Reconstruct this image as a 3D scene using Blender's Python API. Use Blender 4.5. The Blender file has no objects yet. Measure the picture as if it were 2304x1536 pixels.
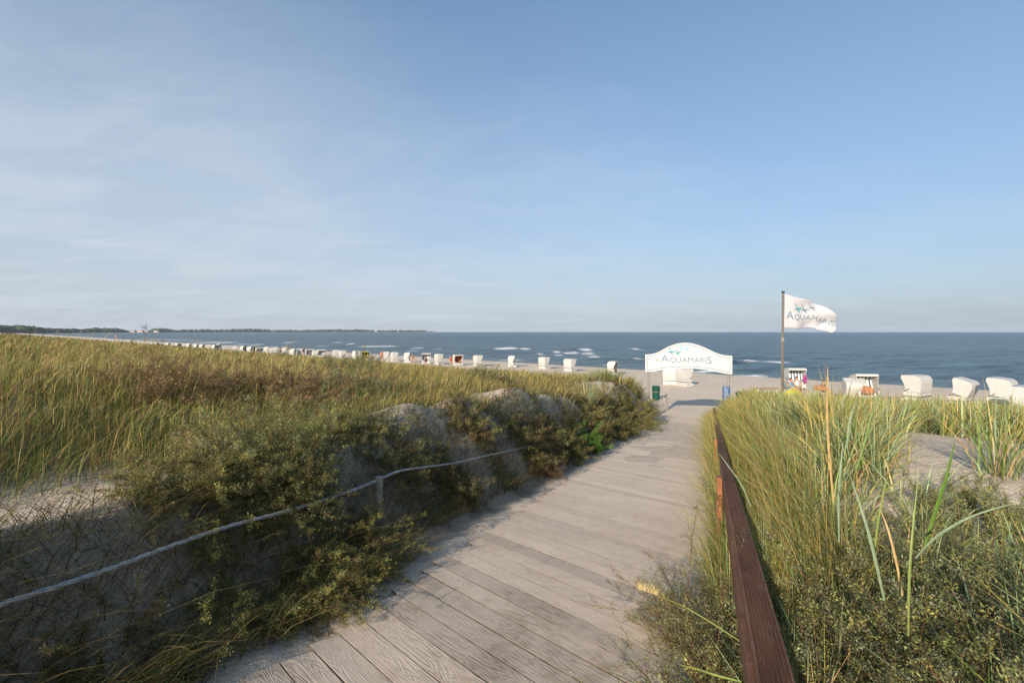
import bpy, bmesh, math, random
import numpy as np
from mathutils import Vector, Matrix
rng = np.random.default_rng(7)
random.seed(7)
S = bpy.context.scene
COL = S.collection
F = 1088.0; HZ = 746.0; CU = 1152.0
SEA = -5.8
ca, sa = 0.9245, 0.3812            # heading of the boardwalk
SUN_AZ = math.radians(28); SUN_EL = math.radians(20)
# ------------------------------------------------------------------ helpers
def at(u, v, t):                   # point at depth t
    return Vector(((u-CU)/F*t, t, -(v-HZ)/F*t))
def tag(o, label=None, cat=None, group=None, kind=None):
    if label: o['label'] = label
    if cat: o['category'] = cat
    if group: o['group'] = group
    if kind: o['kind'] = kind
    return o
def empty(name, loc, rz=0.0):
    o = bpy.data.objects.new(name, None); COL.objects.link(o)
    o.location = loc; o.rotation_euler = (0, 0, rz); o.empty_display_size = .2
    return o
def link(name, me, m=None, parent=None):
    o = bpy.data.objects.new(name, me); COL.objects.link(o)
    if m is not None and len(me.materials) == 0: me.materials.append(m)
    if parent is not None: o.parent = parent
    return o
def npmesh(name, V, faces_list, smooth=False, col=None, attrs=None):
    """faces_list: list of int arrays (n,k)"""
    me = bpy.data.meshes.new(name)
    V = np.asarray(V, dtype=np.float32)
    me.vertices.add(len(V)); me.vertices.foreach_set('co', V.ravel())
    loops = np.concatenate([f.ravel() for f in faces_list]).astype(np.int32)
    tot = np.concatenate([np.full(len(f), f.shape[1], np.int32) for f in faces_list])
    st = np.concatenate([[0], np.cumsum(tot)[:-1]]).astype(np.int32)
    me.loops.add(len(loops)); me.loops.foreach_set('vertex_index', loops)
    me.polygons.add(len(tot)); me.polygons.foreach_set('loop_start', st)
    me.polygons.foreach_set('loop_total', tot)
    if col is not None:
        a = me.attributes.new('Col', 'FLOAT_COLOR', 'POINT')
        c = np.ones((len(V), 4), np.float32); c[:, :3] = col
        a.data.foreach_set('color', c.ravel())
    for k, arr in (attrs or {}).items():
        a = me.attributes.new(k, 'FLOAT', 'POINT'); a.data.foreach_set('value', np.asarray(arr, np.float32))
    me.update(calc_edges=True); me.validate()
    me.polygons.foreach_set('use_smooth', np.full(len(me.polygons), smooth, bool))
    return me
def bm_obj(name, bm, m, parent=None, smooth=False):
    me = bpy.data.meshes.new(name); bmesh.ops.recalc_face_normals(bm, faces=bm.faces)
    bm.to_mesh(me); bm.free()
    if smooth:
        for p in me.polygons: p.use_smooth = True
    return link(name, me, m, parent)
def box(bm, x0, x1, y0, y1, z0, z1, bev=0):
    vs = [bm.verts.new(p) for p in ((x0,y0,z0),(x1,y0,z0),(x1,y1,z0),(x0,y1,z0),(x0,y0,z1),(x1,y0,z1),(x1,y1,z1),(x0,y1,z1))]
    fs = [bm.faces.new([vs[i] for i in q]) for q in ((3,2,1,0),(4,5,6,7),(0,1,5,4),(1,2,6,5),(2,3,7,6),(3,0,4,7))]
    if bev:
        es = list({e for f in fs for e in f.edges})
        bmesh.ops.bevel(bm, geom=es, offset=bev, segments=2, affect='EDGES', profile=.6)
def prism(bm, pts, y0, y1):       # pts in (x,z), extruded along y
    a = [bm.verts.new((p[0], y0, p[1])) for p in pts]; b = [bm.verts.new((p[0], y1, p[1])) for p in pts]
    n = len(pts); bm.faces.new(a); bm.faces.new(b[::-1])
    for i in range(n): bm.faces.new((a[i], b[i], b[(i+1) % n], a[(i+1) % n]))
def tube(bm, pts, r, n=8, r1=None):
    pts = [Vector(p) for p in pts]; rings = []
    m = len(pts)
    for i, p in enumerate(pts):
        d = (pts[min(i+1, m-1)] - pts[max(i-1, 0)]).normalized()
        ref = Vector((0, 0, 1)) if abs(d.z) < .9 else Vector((1, 0, 0))
        x = d.cross(ref).normalized(); y = d.cross(x)
        rr = r if r1 is None else r + (r1-r)*i/(m-1)
        rings.append([bm.verts.new(p + (x*math.cos(2*math.pi*k/n) + y*math.sin(2*math.pi*k/n))*rr) for k in range(n)])
    for a, b in zip(rings, rings[1:]):
        for k in range(n): bm.faces.new((a[k], a[(k+1) % n], b[(k+1) % n], b[k]))
    bm.faces.new(rings[0][::-1]); bm.faces.new(rings[-1])
# ------------------------------------------------------------------ numpy noise
def _h(ix, iy, seed):
    ix = ix.astype(np.int64).astype(np.uint64); iy = iy.astype(np.int64).astype(np.uint64)
    n = ix*np.uint64(374761393) + iy*np.uint64(668265263) + np.uint64(seed*974711+13)
    n = (n ^ (n >> np.uint64(13))) * np.uint64(1274126177)
    n = n ^ (n >> np.uint64(16))
    return (n & np.uint64(0xffffff)).astype(np.float64)/0xffffff
def vnoise(x, y, seed=0):
    x = np.asarray(x, float); y = np.asarray(y, float)
    ix = np.floor(x); iy = np.floor(y); fx = x-ix; fy = y-iy
    fx = fx*fx*(3-2*fx); fy = fy*fy*(3-2*fy)
    a = _h(ix, iy, seed); b = _h(ix+1, iy, seed); c = _h(ix, iy+1, seed); d = _h(ix+1, iy+1, seed)
    return (a*(1-fx)+b*fx)*(1-fy) + (c*(1-fx)+d*fx)*fy
def fbm(x, y, sc, oct=4, seed=0):
    x = np.asarray(x, float)/sc; y = np.asarray(y, float)/sc; r = 0; a = .5; t = 0
    for o in range(oct):
        r = r + a*(vnoise(x, y, seed+o)-.5)*2; t += a; a *= .5
        x, y = (x*.8-y*.6)*2.03+5.1, (x*.6+y*.8)*2.03+1.7
    return r/t
def sst(a, b, x):
    t = np.clip((np.asarray(x, float)-a)/(b-a), 0, 1); return t*t*(3-2*t)
# ------------------------------------------------------------------ terrain function (z relative to the camera)
def sLq(x, y):
    return sa*x+ca*y, ca*x-sa*y, .68*x+.73*y, -.73*x+.68*y
def zbeach(q):
    return np.interp(q, [20, 50, 59, 64, 68, 80, 120], [-4.6, -4.86, -5.15, -5.55, -5.95, -6.8, -8.0])
def zpath(s):
    return np.interp(s, [-6, 0, 26, 60], [-1.45, -1.75, -4.71, -4.9])
def terrain(x, y, fine=True):
    x = np.asarray(x, float); y = np.asarray(y, float)
    s, L, q, r = sLq(x, y)
    rr = np.hypot(x, y)
    amp = np.clip(30/np.maximum(rr, 1), .25, 1)
    D = -.72 - .1*np.clip(q, -14, 40) + .26*fbm(x, y, 9, 3, 3)*amp + .14*fbm(x, y, 2.6, 3, 11)*np.clip(15/np.maximum(rr, 1), .1, 1)
    # sand mounds along the rim of the left bank
    for ms, mL, mr, mh in ((5.6,-3.7,.62,.22),(7.0,-3.8,.55,.26),(9.7,-3.85,1.0,.42),(11.5,-3.6,.6,.28),(13.2,-3.9,.9,.2),(22.5,-4.3,2.0,.3),(1.2,-4.0,1.4,-.10)):
        D = D + mh*np.exp(-(((s-ms)/mr)**2+((L-mL)/mr)**2))
    D = D - .22*np.exp(-((L+4.2)/1.4)**2)*sst(-2, 0, s)*sst(24, 18, s)
    D = D - .48*np.exp(-(((x-2.7)/2.0)**2+((y-2.5)/1.9)**2))
    D = D - .36*np.exp(-(((s-.9)/2.3)**2+((L+4.9)/2.3)**2))
    edge = 27.0 + 1.6*fbm(r, r*0+3.3, 9, 2, 21) - 3.0*np.exp(-((r-3.5)/2.2)**2)
    w = sst(edge-2.2, edge+1.8, q)
    B = zbeach(q) + .05*fbm(x, y, 1.6, 3, 31)
    Dn = D*(1-w)+B*w
    Pz = zpath(s)
    Pz = np.where(s > 22, Pz*(1-sst(22, 30, s))+B*sst(22, 30, s), Pz)
    # trench
    wob = .28*fbm(s, s*0+1.1, 2.3, 3, 41)
    wl = sst(-2.66-.2*sst(4.2, 2.8, s)+.06*fbm(s, s*0, 1.2, 2, 43), -3.98+.28*sst(4.2, 2.8, s)+wob*.8, L)
    wr = sst(.28, 1.45+wob*.6, L)
    bank = np.maximum(wl, wr)
    lump = (.20*fbm(x, y, .9, 3, 51)+.13*np.abs(fbm(x, y, .45, 3, 53)))*4*bank*(1-bank)*sst(.2, -.2, L+1.5)+.1*fbm(x, y, .9, 3, 51)*bank*(1-bank)
    D_ = 0
    off = -.032 + .05*sst(8, 16, s) + (.015+.012*sst(3, 9, s))*fbm(x, y, .8, 3, 61) + .055*sst(-2.36, -2.52, L)*sst(-.6, .4, fbm(s, L*0, .5, 2, 63)) \
        + .03*sst(-.3, .25, L) + .02*sst(5, 13, s)*fbm(x, y, 1.7, 3, 67)
    off = off*(1-sst(24, 30, s))
    Z = (Pz+off)*(1-bank) + Dn*bank + lump
    Z = Z + .045*fbm(x, y, .27, 2, 73)*4*wl*(1-wl)
    if fine: Z = Z + .012*fbm(x, y, .22, 2, 71)*np.clip(8/np.maximum(rr, 1), 0, 1)*(1+bank)
    return Z
def tz(x, y): return float(terrain(np.array([x]), np.array([y]))[0])
def from_sL(s, L): return (s*sa+L*ca, s*ca-L*sa)
# ------------------------------------------------------------------ materials
def mat(name):
    m = bpy.data.materials.new(name); m.use_nodes = True
    nt = m.node_tree; b = nt.nodes['Principled BSDF']; return m, nt, b
def N(nt, t, **kw):
    n = nt.nodes.new(t)
    for k, v in kw.items():
        if k in n.inputs: n.inputs[k].default_value = v
        else: setattr(n, k, v)
    return n
def ramp(nt, src, stops):
    r = nt.nodes.new('ShaderNodeValToRGB'); e = r.color_ramp.elements
    while len(e) < len(stops): e.new(.5)
    for i, (p, c) in enumerate(stops):
        e[i].position = p; e[i].color = (c, c, c, 1) if isinstance(c, (int, float)) else (*c, 1)
    nt.links.new(src, r.inputs[0]); return r.outputs[0]
def mixc(nt, f, a, b, blend='MIX'):
    m = nt.nodes.new('ShaderNodeMix'); m.data_type = 'RGBA'; m.blend_type = blend
    for k, v in ((0, f), (6, a), (7, b)):
        if isinstance(v, bpy.types.NodeSocket): nt.links.new(v, m.inputs[k])
        elif k == 0: m.inputs[0].default_value = v
        else: m.inputs[k].default_value = (*v, 1)
    return m.outputs[2]
def noise(nt, co, scale, detail=4, rough=.55, sc=None):
    n = N(nt, 'ShaderNodeTexNoise', Scale=scale, Detail=detail, Roughness=rough)
    if sc:
        mp = nt.nodes.new('ShaderNodeMapping'); mp.inputs['Scale'].default_value = sc
        nt.links.new(co, mp.inputs[0]); co = mp.outputs[0]
    nt.links.new(co, n.inputs['Vector']); return n.outputs['Fac']
def bump(nt, b, h, strength=.4, dist=.02):
    n = N(nt, 'ShaderNodeBump', Strength=strength, Distance=dist)
    nt.links.new(h, n.inputs['Height']); nt.links.new(n.outputs[0], b.inputs['Normal']); return n
def math_(nt, op, a, b=None):
    n = nt.nodes.new('ShaderNodeMath'); n.operation = op
    for i, v in enumerate((a, b)):
        if v is None: continue
        if isinstance(v, bpy.types.NodeSocket): nt.links.new(v, n.inputs[i])
        else: n.inputs[i].default_value = v
    return n.outputs[0]
def simple(name, c, rough=.6, var=.15, sc=8, bmp=0, metal=0, spec=.4):
    m, nt, b = mat(name)
    g = nt.nodes.new('ShaderNodeTexCoord').outputs['Object']
    f = noise(nt, g, sc)
    c2 = tuple(x*(1-var) for x in c); c1 = tuple(min(1, x*(1+var)) for x in c)
    nt.links.new(ramp(nt, f, [(.3, c2), (.7, c1)]), b.inputs['Base Color'])
    b.inputs['Roughness'].default_value = rough; b.inputs['Metallic'].default_value = metal
    b.inputs['Specular IOR Level'].default_value = spec
    if bmp: bump(nt, b, f, bmp, .01)
    return m
# sand
def make_sand():
    m, nt, b = mat('sand')
    g = nt.nodes.new('ShaderNodeNewGeometry').outputs['Position']
    f1 = noise(nt, g, .5, 5); f2 = noise(nt, g, 7, 6, .65); f3 = noise(nt, g, 160, 3, .7); f4 = noise(nt, g, 28, 4, .7)
    c = ramp(nt, f1, [(.3, (.78, .655, .53)), (.7, (.87, .745, .61))])
    c = mixc(nt, .35, c, ramp(nt, f2, [(.35, (.46, .37, .29)), (.65, (.74, .63, .52))]))
    sp = ramp(nt, f3, [(.36, (.52, .48, .44)), (.5, (1, 1, 1)), (.62, (1.0, .98, .95))])
    c = mixc(nt, .42, c, sp, 'MULTIPLY')
    # bits of dry litter
    f5 = noise(nt, g, 3.2, 6, .72); c = mixc(nt, .3, c, ramp(nt, f5, [(.35, (.70, .66, .62)), (.6, (1.06, 1.04, 1.02))]), 'MULTIPLY')
    c = mixc(nt, math_(nt, 'MULTIPLY', ramp(nt, f4, [(.58, 0.), (.68, 1.)]), .5), c, (.16, .11, .07))
    at_ = nt.nodes.new('ShaderNodeAttribute'); at_.attribute_name = 'wet'
    c = mixc(nt, at_.outputs['Fac'], c, (.13, .10, .08))
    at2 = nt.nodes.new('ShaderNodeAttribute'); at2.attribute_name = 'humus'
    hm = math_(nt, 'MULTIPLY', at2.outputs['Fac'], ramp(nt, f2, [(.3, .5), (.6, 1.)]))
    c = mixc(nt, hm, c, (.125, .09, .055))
    nt.links.new(c, b.inputs['Base Color']); b.inputs['Roughness'].default_value = .95
    b.inputs['Specular IOR Level'].default_value = .15
    h = math_(nt, 'ADD', math_(nt, 'MULTIPLY', f2, .7), math_(nt, 'MULTIPLY', f4, .35))
    h = math_(nt, 'ADD', h, math_(nt, 'MULTIPLY', f3, .05)); h = math_(nt, 'ADD', h, math_(nt, 'MULTIPLY', f5, 1.2))
    bump(nt, b, h, .9, .09)
    return m
M_sand = make_sand()
# foliage driven by per-blade colour
def make_foliage(name, transl=.35, gloss=.35):
    m, nt, b = mat(name)
    a = nt.nodes.new('ShaderNodeAttribute'); a.attribute_name = 'Col'
    nt.links.new(a.outputs['Color'], b.inputs['Base Color']); b.inputs['Roughness'].default_value = .55
    b.inputs['Specular IOR Level'].default_value = gloss
    tr = nt.nodes.new('ShaderNodeBsdfTranslucent'); nt.links.new(a.outputs['Color'], tr.inputs['Color'])
    mx = nt.nodes.new('ShaderNodeMixShader'); mx.inputs[0].default_value = transl
    nt.links.new(b.outputs[0], mx.inputs[1]); nt.links.new(tr.outputs[0], mx.inputs[2])
    nt.links.new(mx.outputs[0], nt.nodes['Material Output'].inputs['Surface'])
    return m
M_fol = make_foliage('foliage')
# boardwalk wood: local coords, x along the plank
def make_deck():
    m, nt, b = mat('weathered_deck_wood')
    tc = nt.nodes.new('ShaderNodeTexCoord').outputs['Object']
    pos = nt.nodes.new('ShaderNodeNewGeometry').outputs['Position']
    at_ = nt.nodes.new('ShaderNodeAttribute'); at_.attribute_name = 'rnd'
    rnd = at_.outputs['Fac']
    sh = nt.nodes.new('ShaderNodeCombineXYZ'); nt.links.new(math_(nt, 'MULTIPLY', rnd, 37.), sh.inputs[0]); nt.links.new(math_(nt, 'MULTIPLY', rnd, 91.), sh.inputs[2])
    ad = nt.nodes.new('ShaderNodeVectorMath'); ad.operation = 'ADD'; nt.links.new(tc, ad.inputs[0]); nt.links.new(sh.outputs[0], ad.inputs[1])
    co = ad.outputs[0]
    # cathedral grain: a distorted low frequency field cut into fine rings
    fld = noise(nt, co, 1.0, 2, .4, (.8, 8.5, 1))
    rings = math_(nt, 'SINE', math_(nt, 'MULTIPLY', fld, 170.))
    grain = noise(nt, co, 1.0, 5, .65, (5, 130, 10))
    big = noise(nt, co, 1.0, 3, .5, (1.2, 5, 1))
    c = ramp(nt, big, [(.3, (.39, .30, .22)), (.7, (.60, .475, .36))])
    c = mixc(nt, .62, c, ramp(nt, math_(nt, 'ADD', math_(nt, 'MULTIPLY', rings, .5), .5), [(.0, (.50, .46, .43)), (.4, (.93, .91, .89)), (1., (1.05, 1.03, 1.0))]), 'MULTIPLY')
    c = mixc(nt, .55, c, ramp(nt, grain, [(.3, (.42, .40, .38)), (.6, (1., 1., 1.))]), 'MULTIPLY')
    c = mixc(nt, .5, c, ramp(nt, rnd, [(0, (.60, .58, .56)), (.5, (.95, .92, .9)), (1, (1.2, 1.14, 1.06))]), 'MULTIPLY')
    # dark knots
    kn = N(nt, 'ShaderNodeTexVoronoi', Scale=1.0); mp = nt.nodes.new('ShaderNodeMapping'); mp.inputs['Scale'].default_value = (2.2, 4.2, 1)
    nt.links.new(co, mp.inputs[0]); nt.links.new(mp.outputs[0], kn.inputs['Vector'])
    c = mixc(nt, ramp(nt, kn.outputs['Distance'], [(.03, .85), (.11, 0.)]), c, (.05, .04, .035))
    # wind blown sand lying on the boards
    s1 = noise(nt, pos, 1.1, 5, .6); s2 = noise(nt, pos, 9, 5, .7)
    sep = nt.nodes.new('ShaderNodeSeparateXYZ'); nt.links.new(pos, sep.inputs[0])
    dist = math_(nt, 'ADD', math_(nt, 'MULTIPLY', sep.outputs[0], sa), math_(nt, 'MULTIPLY', sep.outputs[1], ca))
    far = math_(nt, 'MULTIPLY', math_(nt, 'SUBTRACT', dist, 1.5), .04)
    sm = math_(nt, 'ADD', math_(nt, 'ADD', math_(nt, 'MULTIPLY', s1, .65), math_(nt, 'MULTIPLY', s2, .45)), far)
    sand_f = ramp(nt, sm, [(.44, 0.08), (.60, .6), (.9, .97)])
    c = mixc(nt, sand_f, c, (.80, .655, .515))
    c = mixc(nt, .38, c, ramp(nt, rnd, [(0, (.66, .64, .62)), (.4, (.95, .93, .91)), (1, (1.1, 1.06, 1.0))]), 'MULTIPLY')
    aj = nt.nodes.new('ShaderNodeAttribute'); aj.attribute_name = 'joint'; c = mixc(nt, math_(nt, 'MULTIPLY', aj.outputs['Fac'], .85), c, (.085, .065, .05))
    nt.links.new(c, b.inputs['Base Color']); b.inputs['Roughness'].default_value = .9; b.inputs['Specular IOR Level'].default_value = .15
    h = math_(nt, 'ADD', math_(nt, 'MULTIPLY', rings, .12), math_(nt, 'MULTIPLY', grain, .35))
    h = math_(nt, 'MULTIPLY', h, math_(nt, 'SUBTRACT', 1.0, math_(nt, 'MULTIPLY', sand_f, .8)))
    h = math_(nt, 'ADD', h, math_(nt, 'MULTIPLY', s2, .5))
    bump(nt, b, h, .7, .012)
    return m
M_deck = make_deck()
def make_railwood():
    m, nt, b = mat('brown_stained_wood')
    tc = nt.nodes.new('ShaderNodeTexCoord').outputs['Object']
    f = noise(nt, tc, 1, 5, .6, (60, 3, 60)); g = noise(nt, tc, 1, 4, .6, (9, 1.2, 9)); w = noise(nt, tc, 22, 5, .7)
    c = ramp(nt, g, [(.3, (.12, .058, .034)), (.7, (.25, .125, .072))])
    c = mixc(nt, .5, c, ramp(nt, f, [(.3, (.45, .42, .4)), (.65, (1.05, 1, 1))]), 'MULTIPLY')
    c = mixc(nt, ramp(nt, w, [(.52, 0.), (.74, .55)]), c, (.30, .23, .19))
    nt.links.new(c, b.inputs['Base Color']); b.inputs['Roughness'].default_value = .7; b.inputs['Specular IOR Level'].default_value = .15
    bump(nt, b, f, .5, .004); return m
M_rail = make_railwood()
M_postorange = simple('orange_brown_wood', (.26, .10, .035), .6, .35, 14, .3)
M_greywood = simple('grey_weathered_wood', (.24, .215, .185), .85, .35, 20, .4)
M_polewood = simple('dark_pole_wood', (.15, .13, .11), .8, .35, 20, .4)
M_palewood = simple('pale_pole_wood', (.25, .235, .215), .8, .25, 14, .3)
def make_rope():
    m, nt, b = mat('rope_fibre')
    tc = nt.nodes.new('ShaderNodeTexCoord').outputs['UV']
    g = nt.nodes.new('ShaderNodeTexCoord').outputs['Object']
    w = N(nt, 'ShaderNodeTexWave', Scale=38., Distortion=1.5); w.wave_type = 'BANDS'; w.bands_direction = 'DIAGONAL'
    nt.links.new(g, w.inputs['Vector'])
    f = noise(nt, g, 40, 4)
    c = mixc(nt, .45, ramp(nt, f, [(.3, (.30, .31, .32)), (.7, (.52, .52, .51))]), ramp(nt, w.outputs['Fac'], [(.1, (.5, .5, .5)), (.6, (1, 1, 1))]), 'MULTIPLY')
    nt.links.new(c, b.inputs['Base Color']); b.inputs['Roughness'].default_value = .85
    bump(nt, b, w.outputs['Fac'], .8, .004); return m
M_rope = make_rope()
def make_wicker():
    m, nt, b = mat('white_wicker')
    tc = nt.nodes.new('ShaderNodeTexCoord').outputs['Object']
    br = N(nt, 'ShaderNodeTexBrick', Scale=16.); br.inputs['Color1'].default_value = (.64, .63, .61, 1); br.inputs['Color2'].default_value = (.56, .555, .535, 1)
    br.inputs['Mortar'].default_value = (.30, .295, .28, 1); br.inputs['Mortar Size'].default_value = .03
    # sides use xz, backs use yz
    sw = nt.nodes.new('ShaderNodeSeparateXYZ'); nt.links.new(tc, sw.inputs[0])
    cb = nt.nodes.new('ShaderNodeCombineXYZ'); nt.links.new(math_(nt, 'ADD', sw.outputs[0], sw.outputs[1]), cb.inputs[0]); nt.links.new(sw.outputs[2], cb.inputs[1])
    nt.links.new(cb.outputs[0], br.inputs['Vector'])
    f = noise(nt, tc, 3)
    c = mixc(nt, .4, br.outputs['Color'], ramp(nt, f, [(.3, (.82, .80, .76)), (.7, (1, 1, 1))]), 'MULTIPLY')
    nt.links.new(c, b.inputs['Base Color']); b.inputs['Roughness'].default_value = .5
    bump(nt, b, br.outputs['Fac'], .25, .01); return m
M_wick = make_wicker()
def make_stripe(name, c1, c2, freq=9):
    m, nt, b = mat(name)
    tc = nt.nodes.new('ShaderNodeTexCoord').outputs['Object']
    sp = nt.nodes.new('ShaderNodeSeparateXYZ'); nt.links.new(tc, sp.inputs[0])
    f = math_(nt, 'SINE', math_(nt, 'MULTIPLY', sp.outputs[1], freq*2*math.pi))
    c = ramp(nt, math_(nt, 'ADD', math_(nt, 'MULTIPLY', f, .5), .5), [(.47, c1), (.53, c2)])
    nt.links.new(c, b.inputs['Base Color']); b.inputs['Roughness'].default_value = .85; return m
LINE = {
 'grey':   make_stripe('grey_striped_fabric', (.72, .72, .72), (.07, .09, .13), 4.5),
 'brown':  make_stripe('brown_striped_fabric', (.30, .095, .035), (.16, .05, .022), 5),
 'orange': make_stripe('orange_striped_fabric', (.50, .15, .04), (.33, .085, .025), 4),
 'yellow': make_stripe('yellow_striped_fabric', (.42, .33, .02), (.05, .045, .02), 2.2),
 'blue':   make_stripe('blue_striped_fabric', (.40, .52, .60), (.12, .22, .33), 4),
}
M_trim = simple('dark_trim', (.075, .065, .06), .6)
M_white = simple('white_paint', (.52, .52, .51), .4, .04, 3)
M_whitetr = simple('white_panel', (.50, .505, .51), .45, .03, 2)
M_slate = simple('slate_blue_paint', (.115, .185, .26), .5, .1)
M_slatelt = simple('pale_grey_lettering', (.55, .52, .53), .5, .05)
M_teal = simple('teal_paint', (.03, .25, .30), .5, .2, 3)
M_teal2 = simple('pale_teal_paint', (.20, .46, .52), .5, .2, 3)
M_orange = simple('orange_paint', (.55, .20, .05), .5, .2)
M_green = simple('green_bin_paint', (.008, .060, .040), .4, .2, 6)
M_navy = simple('navy_panel', (.035, .075, .17), .4, .15)
M_paleblue = simple('pale_blue_print', (.35, .45, .60), .5, .1)
M_black = simple('black_plastic', (.015, .017, .02), .5)
M_skin = simple('skin', (.46, .24, .15), .55, .08)
M_hair = simple('dark_hair', (.03, .02, .015), .6)
M_red = simple('red_cloth', (.38, .05, .035), .8)
M_mag = simple('magenta_towel', (.30, .05, .20), .9)
M_yel = simple('yellow_nylon', (.46, .42, .04), .6, .08, 2)
M_orgcl = simple('orange_cloth', (.38, .17, .09), .9)
M_navycl = simple('navy_cloth', (.02, .03, .06), .9)
M_bluecl = simple('blue_cloth', (.05, .25, .40), .9)
# ------------------------------------------------------------------ ground sheet
def polar_grid(az, rad):
    A, R = np.meshgrid(az, rad)
    return R*np.sin(A), R*np.cos(A)
def grid_faces(nr, na, wrap=False):
    i = np.arange(nr-1)[:, None]; j = np.arange(na-1 if not wrap else na)[None, :]
    j2 = (j+1) % na
    return np.stack([i*na+j, (i+1)*na+j, (i+1)*na+j2, i*na+j2], -1).reshape(-1, 4)[:, ::-1]
az = np.concatenate([np.radians(np.arange(-78, 78, .3)), np.radians(np.arange(78, 282, 3.))])
rad = np.concatenate([[.02, .25], .5*1.0165**np.arange(0, 372)]); rad = np.concatenate([rad, rad[-1]*1.07**np.arange(1, 40)])
X, Y = polar_grid(az, rad)
Z = terrain(X, Y)
s_, L_, q_, r_ = sLq(X, Y)
Z = np.where((q_ > 140), -9.0, Z)
wet = sst(61.5, 63.5, q_ + 1.2*fbm(r_, r_*0, 14, 2, 5))*.8
def veg_mask(x, y):
    """1 where grass grows"""
    s, L, q, r = sLq(x, y)
    edge = 27.0 + 1.6*fbm(r, r*0+3.3, 9, 2, 21) - 3.0*np.exp(-((r-3.5)/2.2)**2)
    m = sst(edge+1.2, edge-1.5, q)
    left = sst(-3.5, -4.1, L + .35*fbm(x, y, 1.3, 2, 81))
    right = sst(.55, 1.1, L + .3*fbm(x, y, 1.1, 2, 83))
    m = m*np.maximum(left, right)
    # bare sand mounds on the rim
    for ms, mL, mr, st in ((1.5,-4.05,1.25,1),(.3,-4.2,1.0,1),(2.6,-4.0,.5,.9),(5.6,-3.8,.8,1),(7.0,-3.8,.75,1),(9.6,-4.0,1.3,1),(11.5,-3.6,.9,1),(13.2,-3.9,.6,.8),(22.,-4.4,1.5,.9),(20.2,-4.0,1.0,.7)):
        m = m*(1-st*np.exp(-(((s-ms)/mr)**4+((L-mL)/(mr*.75))**4)))
    m = m*(1-.55*sst(-4.9, -4.3, L)*sst(-2.9, -3.3, L)*sst(4.6, 5.4, s)*sst(14.5, 13, s))
    # open sand on the right dune
    rd = np.hypot(x, y); azm = np.arctan2(x, y)
    patch = sst(4.3, 5.2, rd)*sst(10.6, 9.6, rd)*sst(.60, .70, azm)*(rd < 99)
    patch = patch*sst(-.55, .1, fbm(x, y, 1.6, 2, 87)+.35)
    m = m*(1-.97*patch)
    bx, by = x-3.9, y-3.5
    m = m*(1-.75*np.exp(-((bx/1.6)**4+(by/1.2)**4)))
    return m
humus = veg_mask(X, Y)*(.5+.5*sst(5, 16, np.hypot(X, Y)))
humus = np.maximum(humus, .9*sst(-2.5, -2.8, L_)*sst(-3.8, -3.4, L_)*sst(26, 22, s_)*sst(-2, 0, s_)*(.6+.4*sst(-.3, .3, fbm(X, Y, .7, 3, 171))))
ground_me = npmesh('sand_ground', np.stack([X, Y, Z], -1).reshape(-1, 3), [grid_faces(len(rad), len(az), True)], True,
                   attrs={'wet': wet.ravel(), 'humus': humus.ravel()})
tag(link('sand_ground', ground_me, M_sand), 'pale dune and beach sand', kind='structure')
# ------------------------------------------------------------------ sea
def make_sea():
    m, nt, b = mat('sea_water')
    pos = nt.nodes.new('ShaderNodeNewGeometry').outputs['Position']
    mp = nt.nodes.new('ShaderNodeMapping'); mp.inputs['Rotation'].default_value = (0, 0, math.radians(-28))
    nt.links.new(pos, mp.inputs[0]); co = mp.outputs[0]
    n1 = noise(nt, co, 1, 4, .55, (.05, .35, .3)); n2 = noise(nt, co, 1, 5, .6, (.35, 1.1, 1)); n3 = noise(nt, co, 1, 3, .5, (.006, .03, .01)); n4 = noise(nt, co, 1, 4, .6, (.012, .11, .05))
    c = ramp(nt, n1, [(.3, (.016, .038, .052)), (.7, (.10, .165, .19))])
    c = mixc(nt, .5, c, ramp(nt, n3, [(.35, (.6, .68, .74)), (.65, (1.3, 1.22, 1.15))]), 'MULTIPLY')
    at2 = nt.nodes.new('ShaderNodeAttribute'); at2.attribute_name = 'shallow'
    c = mixc(nt, at2.outputs['Fac'], c, (.13, .15, .135))
    at_ = nt.nodes.new('ShaderNodeAttribute'); at_.attribute_name = 'foam'
    fo = noise(nt, co, 1, 6, .75, (.5, 2.0, 1))
    fm = math_(nt, 'MULTIPLY', at_.outputs['Fac'], ramp(nt, fo, [(.34, 0.), (.52, 1.)]))
    # sparse small whitecaps further out
    wc = math_(nt, 'MULTIPLY', ramp(nt, noise(nt, co, 1, 4, .65, (.05, .30, .1)), [(.70, 0.), (.76, .35)]), ramp(nt, n4, [(.45, 0.), (.62, 1.)]))
    fm = math_(nt, 'MAXIMUM', fm, wc)
    c = mixc(nt, fm, c, (.80, .82, .83))
    nt.links.new(c, b.inputs['Base Color'])
    nt.links.new(math_(nt, 'ADD', .28, math_(nt, 'MULTIPLY', fm, .5)), b.inputs['Roughness'])
    b.inputs['IOR'].default_value = 1.33; b.inputs['Specular IOR Level'].default_value = .26
    h = math_(nt, 'ADD', math_(nt, 'MULTIPLY', n1, .8), math_(nt, 'MULTIPLY', n2, .22))
    h = math_(nt, 'ADD', h, math_(nt, 'MULTIPLY', n4, 1.6))
    bump(nt, b, h, 1.0, 2.2)
    return m
M_sea = make_sea()
inv = np.concatenate([np.linspace(1/42., 1/330., 300), 1/np.geomspace(345, 9000, 70)])
srad = 1/inv; saz = np.radians(np.arange(-72, 72.01, .16))
X, Y = polar_grid(saz, srad)
s_, L_, q_, r_ = sLq(X, Y)
Zs = np.zeros_like(X)
dr = np.gradient(srad)[:, None]
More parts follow.
